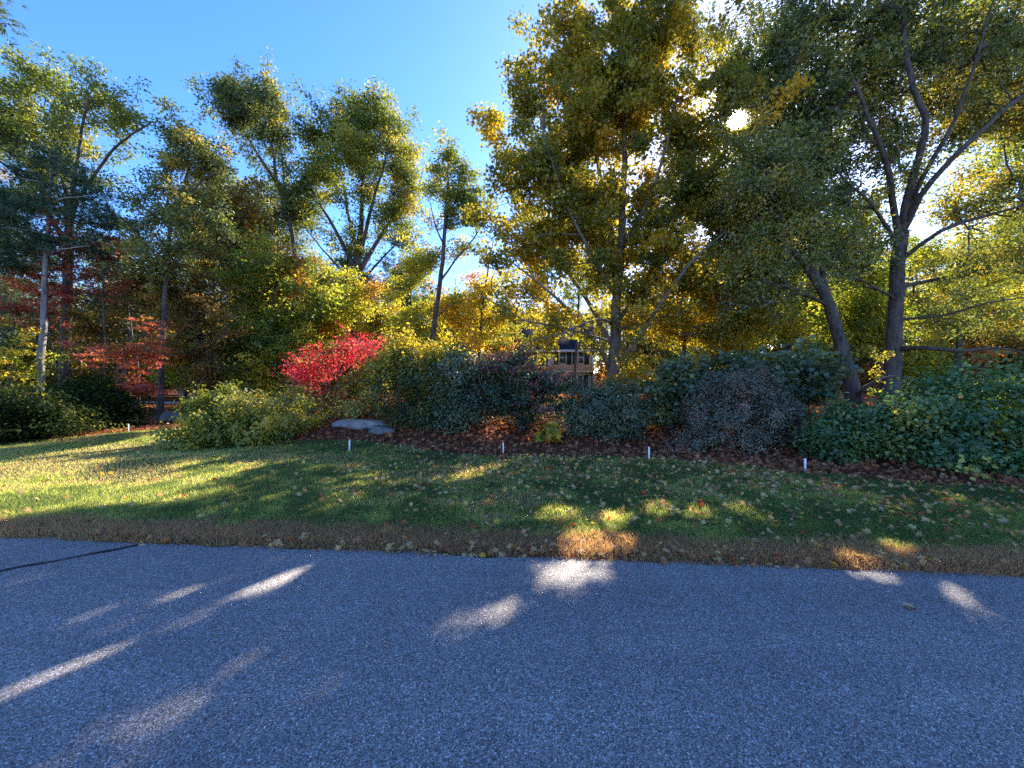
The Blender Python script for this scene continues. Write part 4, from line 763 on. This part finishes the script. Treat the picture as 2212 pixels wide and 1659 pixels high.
def small_house(label, Yh, pl, pr, peak, eave, base, ext, wallm, roofm, winspec, wl_):
    k = Yh / FOC; X = lambda px: (px - 1106) * k; Z = lambda py: CAM_H + (830 - py) * k
    a, b, c = X(pl), X(pr), (X(pl) + X(pr)) / 2
    r = empty('house', (c, Yh, Z(base) - 1.5), label, 'house')
    gm = MB().poly([(a, Yh, Z(base) - 3), (b, Yh, Z(base) - 3), (b, Yh, Z(eave)), (c, Yh, Z(peak)), (a, Yh, Z(eave)), (a, Yh + 8, Z(base) - 3), (b, Yh + 8, Z(base) - 3), (b, Yh + 8, Z(eave)), (c, Yh + 8, Z(peak)), (a, Yh + 8, Z(eave))],
                   [(0, 1, 2, 3, 4), (6, 5, 9, 8, 7), (1, 6, 7, 2), (5, 0, 4, 9), (2, 7, 8, 3), (9, 4, 3, 8)]); gm.build('wall', wallm, r)
    e = .3; t = .14
    for s, (xa, xb) in enumerate([(a - e, c), (b + e, c)]):
        za = Z(eave) - e * (Z(peak) - Z(eave)) / (c - a)
        zb = Z(peak) + .03
        MB().poly([(xa, Yh - .4, za + .03), (xb, Yh - .4, zb + .02), (xb, Yh + 8.3, zb + .02), (xa, Yh + 8.3, za + .03), (xa, Yh - .4, za + .17), (xb, Yh - .4, zb + .17), (xb, Yh + 8.3, zb + .17), (xa, Yh + 8.3, za + .17)],
                  [(0, 1, 2, 3), (7, 6, 5, 4), (0, 4, 5, 1), (3, 2, 6, 7), (0, 3, 7, 4), (1, 5, 6, 2)]).build('roof', roofm, r)
        MB().poly([(xa, Yh - .47, za - .08), (xb, Yh - .47, zb - .08), (xb, Yh - .47, zb + .2), (xa, Yh - .47, za + .2), (xa, Yh - .403, za - .08), (xb, Yh - .403, zb - .08), (xb, Yh - .403, zb + .2), (xa, Yh - .403, za + .2)],
                  [(0, 1, 2, 3), (7, 6, 5, 4), (0, 4, 5, 1), (3, 2, 6, 7), (0, 3, 7, 4), (1, 5, 6, 2)]).build('rake_board', M_TRIM, r)
    if ext:
        x2 = X(ext)
        MB().box((b + .01, Yh + 1.5, Z(base) - 3), (x2, Yh + 7, Z(eave) - .02)).build('wing_wall', wallm, r)
        MB().poly([(b + .01, Yh + 1.1, Z(eave) - .05), (x2 + .3, Yh + 1.1, Z(eave) - .05), (x2 + .3, Yh + 4.3, Z(peak) + .05), (b + .01, Yh + 4.3, Z(peak) + .05), (b + .01, Yh + 7.5, Z(eave) - .05), (x2 + .3, Yh + 7.5, Z(eave) - .05)],
                  [(0, 1, 2, 3), (3, 2, 5, 4), (1, 5, 2), (0, 3, 4), (0, 4, 5, 1)]).build('wing_roof', roofm, r)
        MB().box((b + .01, Yh + 1.0, Z(eave) - .26), (x2 + .3, Yh + 1.09, Z(eave) - .03)).build('gutter', M_TRIM, r)
    for (u0, u1, v0, v1) in winspec: window(r, X(u0), X(u1), Yh, Z(v0), Z(v1), False)
    if wl_:
        u0, u1, v0, v1 = wl_; MB().box((X(u0), Yh - .06, Z(v0)), (X(u1), Yh - .003, Z(v1))).build('garage_door', M_SIDING, r)
    return r
small_house('grey-green gabled house with white roof edges right of the thick oak trunk', 33, 1957, 2016, 762, 782, 815, 2062, M_GREENW, M_GREYR, [], (1966, 2010, 815, 792))
small_house('grey-green house with white roof edges at the right edge of the view', 31, 2152, 2236, 754, 782, 815, None, M_GREENW, M_GREYR, [(2176, 2192, 812, 786), (2202, 2220, 812, 786)], None)
small_house('pale pinkish house glimpsed between the trees at the left', 34, 384, 424, 720, 742, 850, None, M_PINKW, plain_mat('terracotta_shingle', (.32, .17, .12), .9, .2, 8), [(398, 406, 790, 768)], None)

# ------------------------------------------------------------------ rocks, stakes, path
def rock(name, label, c, sz, seed, mat, cat='rock'):
    import bmesh
    bm = bmesh.new(); bmesh.ops.create_icosphere(bm, subdivisions=4, radius=1.0); r = np.random.default_rng(seed)
    pl = nz(r.normal(0, 1, (9, 3))); off = r.uniform(.62, .9, 9)
    for v in bm.verts:
        p = np.array(v.co)
        for q, d in zip(pl, off):
            e = p @ q - d
            if e > 0: p = p - q * e * .92
        nn = fbm(np.array([p[0] * 3 + p[2] * 2 + 5]), np.array([p[1] * 3 + p[2] + 9]), 4)[0] - .5
        p = p * (1 + .12 * nn); v.co = p * np.array(sz)
    me = bpy.data.meshes.new(name); bm.to_mesh(me); bm.free(); me.materials.append(mat)
    me.polygons.foreach_set('use_smooth', np.ones(len(me.polygons), bool))
    o = bpy.data.objects.new(name, me); COL.objects.link(o); o.location = c; o.rotation_euler = (0, 0, r.uniform(-.2, .2)); return tag(o, label, cat)
M_ROCK = plain_mat('granite', (.30, .265, .25), .85, .4, 5, .03); M_ROCKD = plain_mat('mossy_stone', (.16, .15, .14), .9, .3, 6, .03)
c = P(765, 922, 10.6); rock('rock', 'pale flat granite ledge under the tall privet', (c[0], c[1] + .4, float(hgt(c[0], c[1])) + .10), (.80, .5, .20), 4, M_ROCK)
c = P(815, 935, 10.2); rock('rock', 'smaller rough stone half hidden under the privet beside the pale ledge', (c[0], c[1] + .3, float(hgt(c[0], c[1])) + .05), (.42, .35, .2), 8, M_ROCKD)
c = P(378, 918, 14.8); rock('boulder', 'grey boulder at the foot of the thin dark oak', (c[0], c[1], float(hgt(c[0], c[1])) + .05), (.55, .45, .30), 6, M_ROCKD)
M_PVC = plain_mat('white_plastic', (.85, .85, .85), .4, .03, 10, 0, .5); M_GREYP = plain_mat('weathered_plastic', (.42, .42, .45), .5, .08, 10)
for lb, px, py, h, mt in [('white plastic marker stake in the lawn in front of the pale flat rock', 755, 975, .235, M_PVC), ('white plastic marker stake in front of the purple-tinged tiered shrub', 1087, 981, .24, M_PVC),
                      ('white plastic marker stake between the two rounded dark shrubs', 1402, 993, .235, M_PVC), ('white plastic marker stake nearest the loose green shrub on the right', 1739, 1019, .22, M_PVC),
                      ('distant white plastic marker stake beside the low dark hedge', 277, 934, .24, M_PVC), ('grey marker stake at the tip of the sprawling yellow shrub', 346, 962, .22, M_GREYP)]:
    g_ = G(px, py); X0, Y0 = g_
    for _ in range(6):
        z0 = float(hgt(X0, Y0)); Y0 = (CAM_H - z0) * FOC / (py - 830); X0 = (px - 1106) / FOC * Y0
    a = .0125; q = .003; lean = random.uniform(-.02, .02)
    vs = [(-a, -a, -.06), (a, -a, -.06), (a, a, -.06), (-a, a, -.06), (-a + lean * h, -a, h - q), (a + lean * h, -a, h - q), (a + lean * h, a, h - q), (-a + lean * h, a, h - q), (-a + q + lean * h, -a + q, h), (a - q + lean * h, -a + q, h), (a - q + lean * h, a - q, h), (-a + q + lean * h, a - q, h)]
    s = MB().poly(vs, [(3, 2, 1, 0), (0, 1, 5, 4), (1, 2, 6, 5), (2, 3, 7, 6), (3, 0, 4, 7), (4, 5, 9, 8), (5, 6, 10, 9), (6, 7, 11, 10), (7, 4, 8, 11), (8, 9, 10, 11)])
    o = s.build('marker_stake', mt); o.location = (X0, Y0, z0); tag(o, lb, 'stake', 'marker stakes along the planting bed')
pth = [(-34, 26.5), (-24, 24.5), (-18, 23.6), (-13, 23.4), (-8, 24.6), (-2, 28)]
px_ = np.linspace(-34, -2, 60); pyy = np.interp(px_, [a for a, b in pth], [b for a, b in pth])
V = np.concatenate([np.stack([px_, pyy + d, np.maximum(hgt(px_, pyy - 1), np.maximum(hgt(px_, pyy), hgt(px_, pyy + 1))) + .04], -1) for d in (-1.0, 1.0)]); i = np.arange(59)
o = mesh_np('path', V, np.stack([i, i + 1, i + 61, i + 60], -1), np.full(59, 4), plain_mat('gravel_path', (.34, .34, .35), .9, .15, 12)); tag(o, 'pale drive passing behind the thin trees at the left', 'path', kind='structure')

# ------------------------------------------------------------------ grass
rng = np.random.default_rng(21)
NB = 520000
yy = 3.0 + (rng.random(NB) ** 1.7) * 11.5; xx = rng.uniform(-1, 1, NB) * (yy * 1.42 + .6)
e = edge_y(xx); w = wood_mask(xx, yy); pat = fbm(xx * .8 + 31, yy * .8, 4); fine = fbm(xx * 4 + 3, yy * 4, 2)
dens = (1 - w) * np.clip(1.15 - .9 * smooth((.42 - pat) / .12) * .6, 0, 1)
keep = (yy > e - .02) & (rng.random(NB) < dens); xx, yy, e, pat, fine, w = xx[keep], yy[keep], e[keep], pat[keep], fine[keep], w[keep]; NB = len(xx)
d = yy - e
dry = 1 - smooth((d - .32 - .35 * (fine - .5)) / .3)
tn = .42 + 1.5 * (pat - .42) + .7 * (fine - .5) + rng.normal(0, .06, NB)
tn = tn - .16 * smooth((-xx - 3) / 5) * (fine > .35); tn = np.maximum(tn, .27)       # straw-coloured lawn at the left, its sunlit brightness put into the tint
tn = np.clip(np.where(rng.random(NB) < dry, rng.uniform(0, .28, NB), tn), 0, 1)
hh = rng.uniform(.025, .06, NB) * (1 + .35 * dry) * (.7 + .5 * pat) * (1 - .5 * w); wd = rng.uniform(.0022, .004, NB) * (.75 + yy * .11)
az = rng.uniform(0, 2 * np.pi, NB); lean = rng.normal(0, .5, (NB, 2)) * hh[:, None]
zz = hgt(xx, yy) - .004; B0 = np.stack([xx, yy, zz], -1); sd = np.stack([np.cos(az), np.sin(az), az * 0], -1) * wd[:, None]
tip = B0 + np.concatenate([lean, hh[:, None]], 1)
V = np.stack([B0 - sd, B0 + sd, tip], 1).reshape(-1, 3)
gr = mesh_np('grass', V, np.arange(NB * 3), np.full(NB, 3), M_GRASS, fattr={'tint': tn}); tag(gr, 'short lawn grass with a dry brown fringe along the road', 'grass', kind='stuff')

# ------------------------------------------------------------------ fallen leaves
def scatter(xx, yy, size, curl, rng, lift=.02):
    n_ = len(xx); C = np.stack([xx, yy, hgt(xx, yy) + lift + rng.uniform(0, .015, n_)], -1)
    N_ = np.array([[0, 0, 1.0]]) + rng.normal(0, curl, (n_, 3)); D = rng.normal(0, 1, (n_, 3)); return C, N_, D, size
CUP = star(-.35, .35)
n_ = 34000
yy = rng.uniform(3.1, 11, n_); xx = rng.uniform(-1, 1, n_) * (yy * 1.4)
e = edge_y(xx); w = wood_mask(xx, yy); d = yy - e
pr = 1.05 * (.025 + .30 * smooth((xx + 4.5) / 5) * smooth((d - .4) / 3.2) + .10 * smooth((xx + 3) / 4)) * (.35 + 1.3 * fbm(xx * 1.3, yy * 1.3, 3))
pr = pr + .45 * np.exp(-((d - .03) / .10) ** 2) * smooth((xx + 5) / 4)
keep = (yy > e - .08) & (rng.random(n_) < pr) & (w < .6)
xx, yy = xx[keep], yy[keep]; n_ = len(xx)
C, N_, D, sz = scatter(xx, yy, rng.uniform(.036, .085, n_), .55, rng, .03)
tn = np.clip(rng.normal(.64, .17, n_), .15, .86); q = rng.random(n_); tn[q < .07] = .93; tn[q > .965] = 1.0; tn[(q > .8) & (q < .95)] = .35
near = np.argsort(np.hypot(xx, yy))[:150]; far = np.ones(n_, bool); far[near] = False
o = leaves('leaf_litter', C[far], N_[far], D[far], sz[far], CUP, tn[far], M_LITTER, None); tag(o, 'scattered dry leaves over the back of the lawn', 'leaf litter', kind='stuff')
protos = {}
for key, tv, lb, gr_ in [('tan', .74, 'dry tan maple leaf lying on the grass close to the road', 'tan leaves close to the road'), ('brown', .38, 'curled brown leaf lying on the grass close to the road', 'brown leaves close to the road'),
                         ('yellow', .93, 'yellow maple leaf lying on the grass close to the road', 'yellow leaves close to the road'), ('red', 1.0, 'red maple leaf lying on the grass close to the road', 'red leaves close to the road')]:
    lst = [j for j in near if (key == 'yellow') == (abs(tn[j] - .93) < .005) and (key == 'red') == (tn[j] > .99) and (key in ('yellow', 'red') or (key == 'brown') == (tn[j] < .5))]
    base = None
    for j in lst:
        if base is None:
            base = leaves('fallen_leaf', np.zeros((1, 3)), np.array([[0, 0, 1.0]]), np.array([[0, 1.0, 0]]), np.array([1.0]), CUP, np.array([tv]), M_LITTER, None); o = base
        else: o = base.copy(); COL.objects.link(o)
        o.location = C[j]; o.rotation_euler = (rng.normal(0, .35), rng.normal(0, .35), rng.uniform(0, 6.28)); s_ = sz[j] * 1.05; o.scale = (s_, s_, s_ * rng.uniform(.6, 1.4)); tag(o, lb, 'leaf', gr_)
# one leaf lying alone on the asphalt
g_ = G(1963, 1313); o = leaves('fallen_leaf', np.zeros((1, 3)), np.array([[0, 0, 1.0]]), np.array([[1.0, -.1, 0]]), np.array([.085]), oval(.30, .3, .25), np.array([.72]), M_LITTER, None)
o.location = (g_[0], g_[1], .018); tag(o, 'single pale green-brown leaf lying alone on the asphalt', 'leaf')
# leaf floor of the planting bed and the wood
n_ = 60000
yy = rng.uniform(4.5, 24, n_); xx = rng.uniform(-1, 1, n_) * np.minimum(yy * 1.4, 24); w = wood_mask(xx, yy)
keep = (w > .25) & (rng.random(n_) < np.clip(1.5 - yy * .05, .3, 1)); xx, yy = xx[keep], yy[keep]; n_ = len(xx)
C, N_, D, sz = scatter(xx, yy, rng.uniform(.05, .10, n_) * (1 + .03 * yy), .6, rng, .02)
tn = np.clip(rng.normal(.30, .14, n_), 0, .8)
o = leaves('leaf_mulch', C, N_, D, sz, CUP, tn, M_LITTER, None); tag(o, 'thick red-brown fallen leaves under the shrubs and trees', 'leaf litter', kind='stuff')
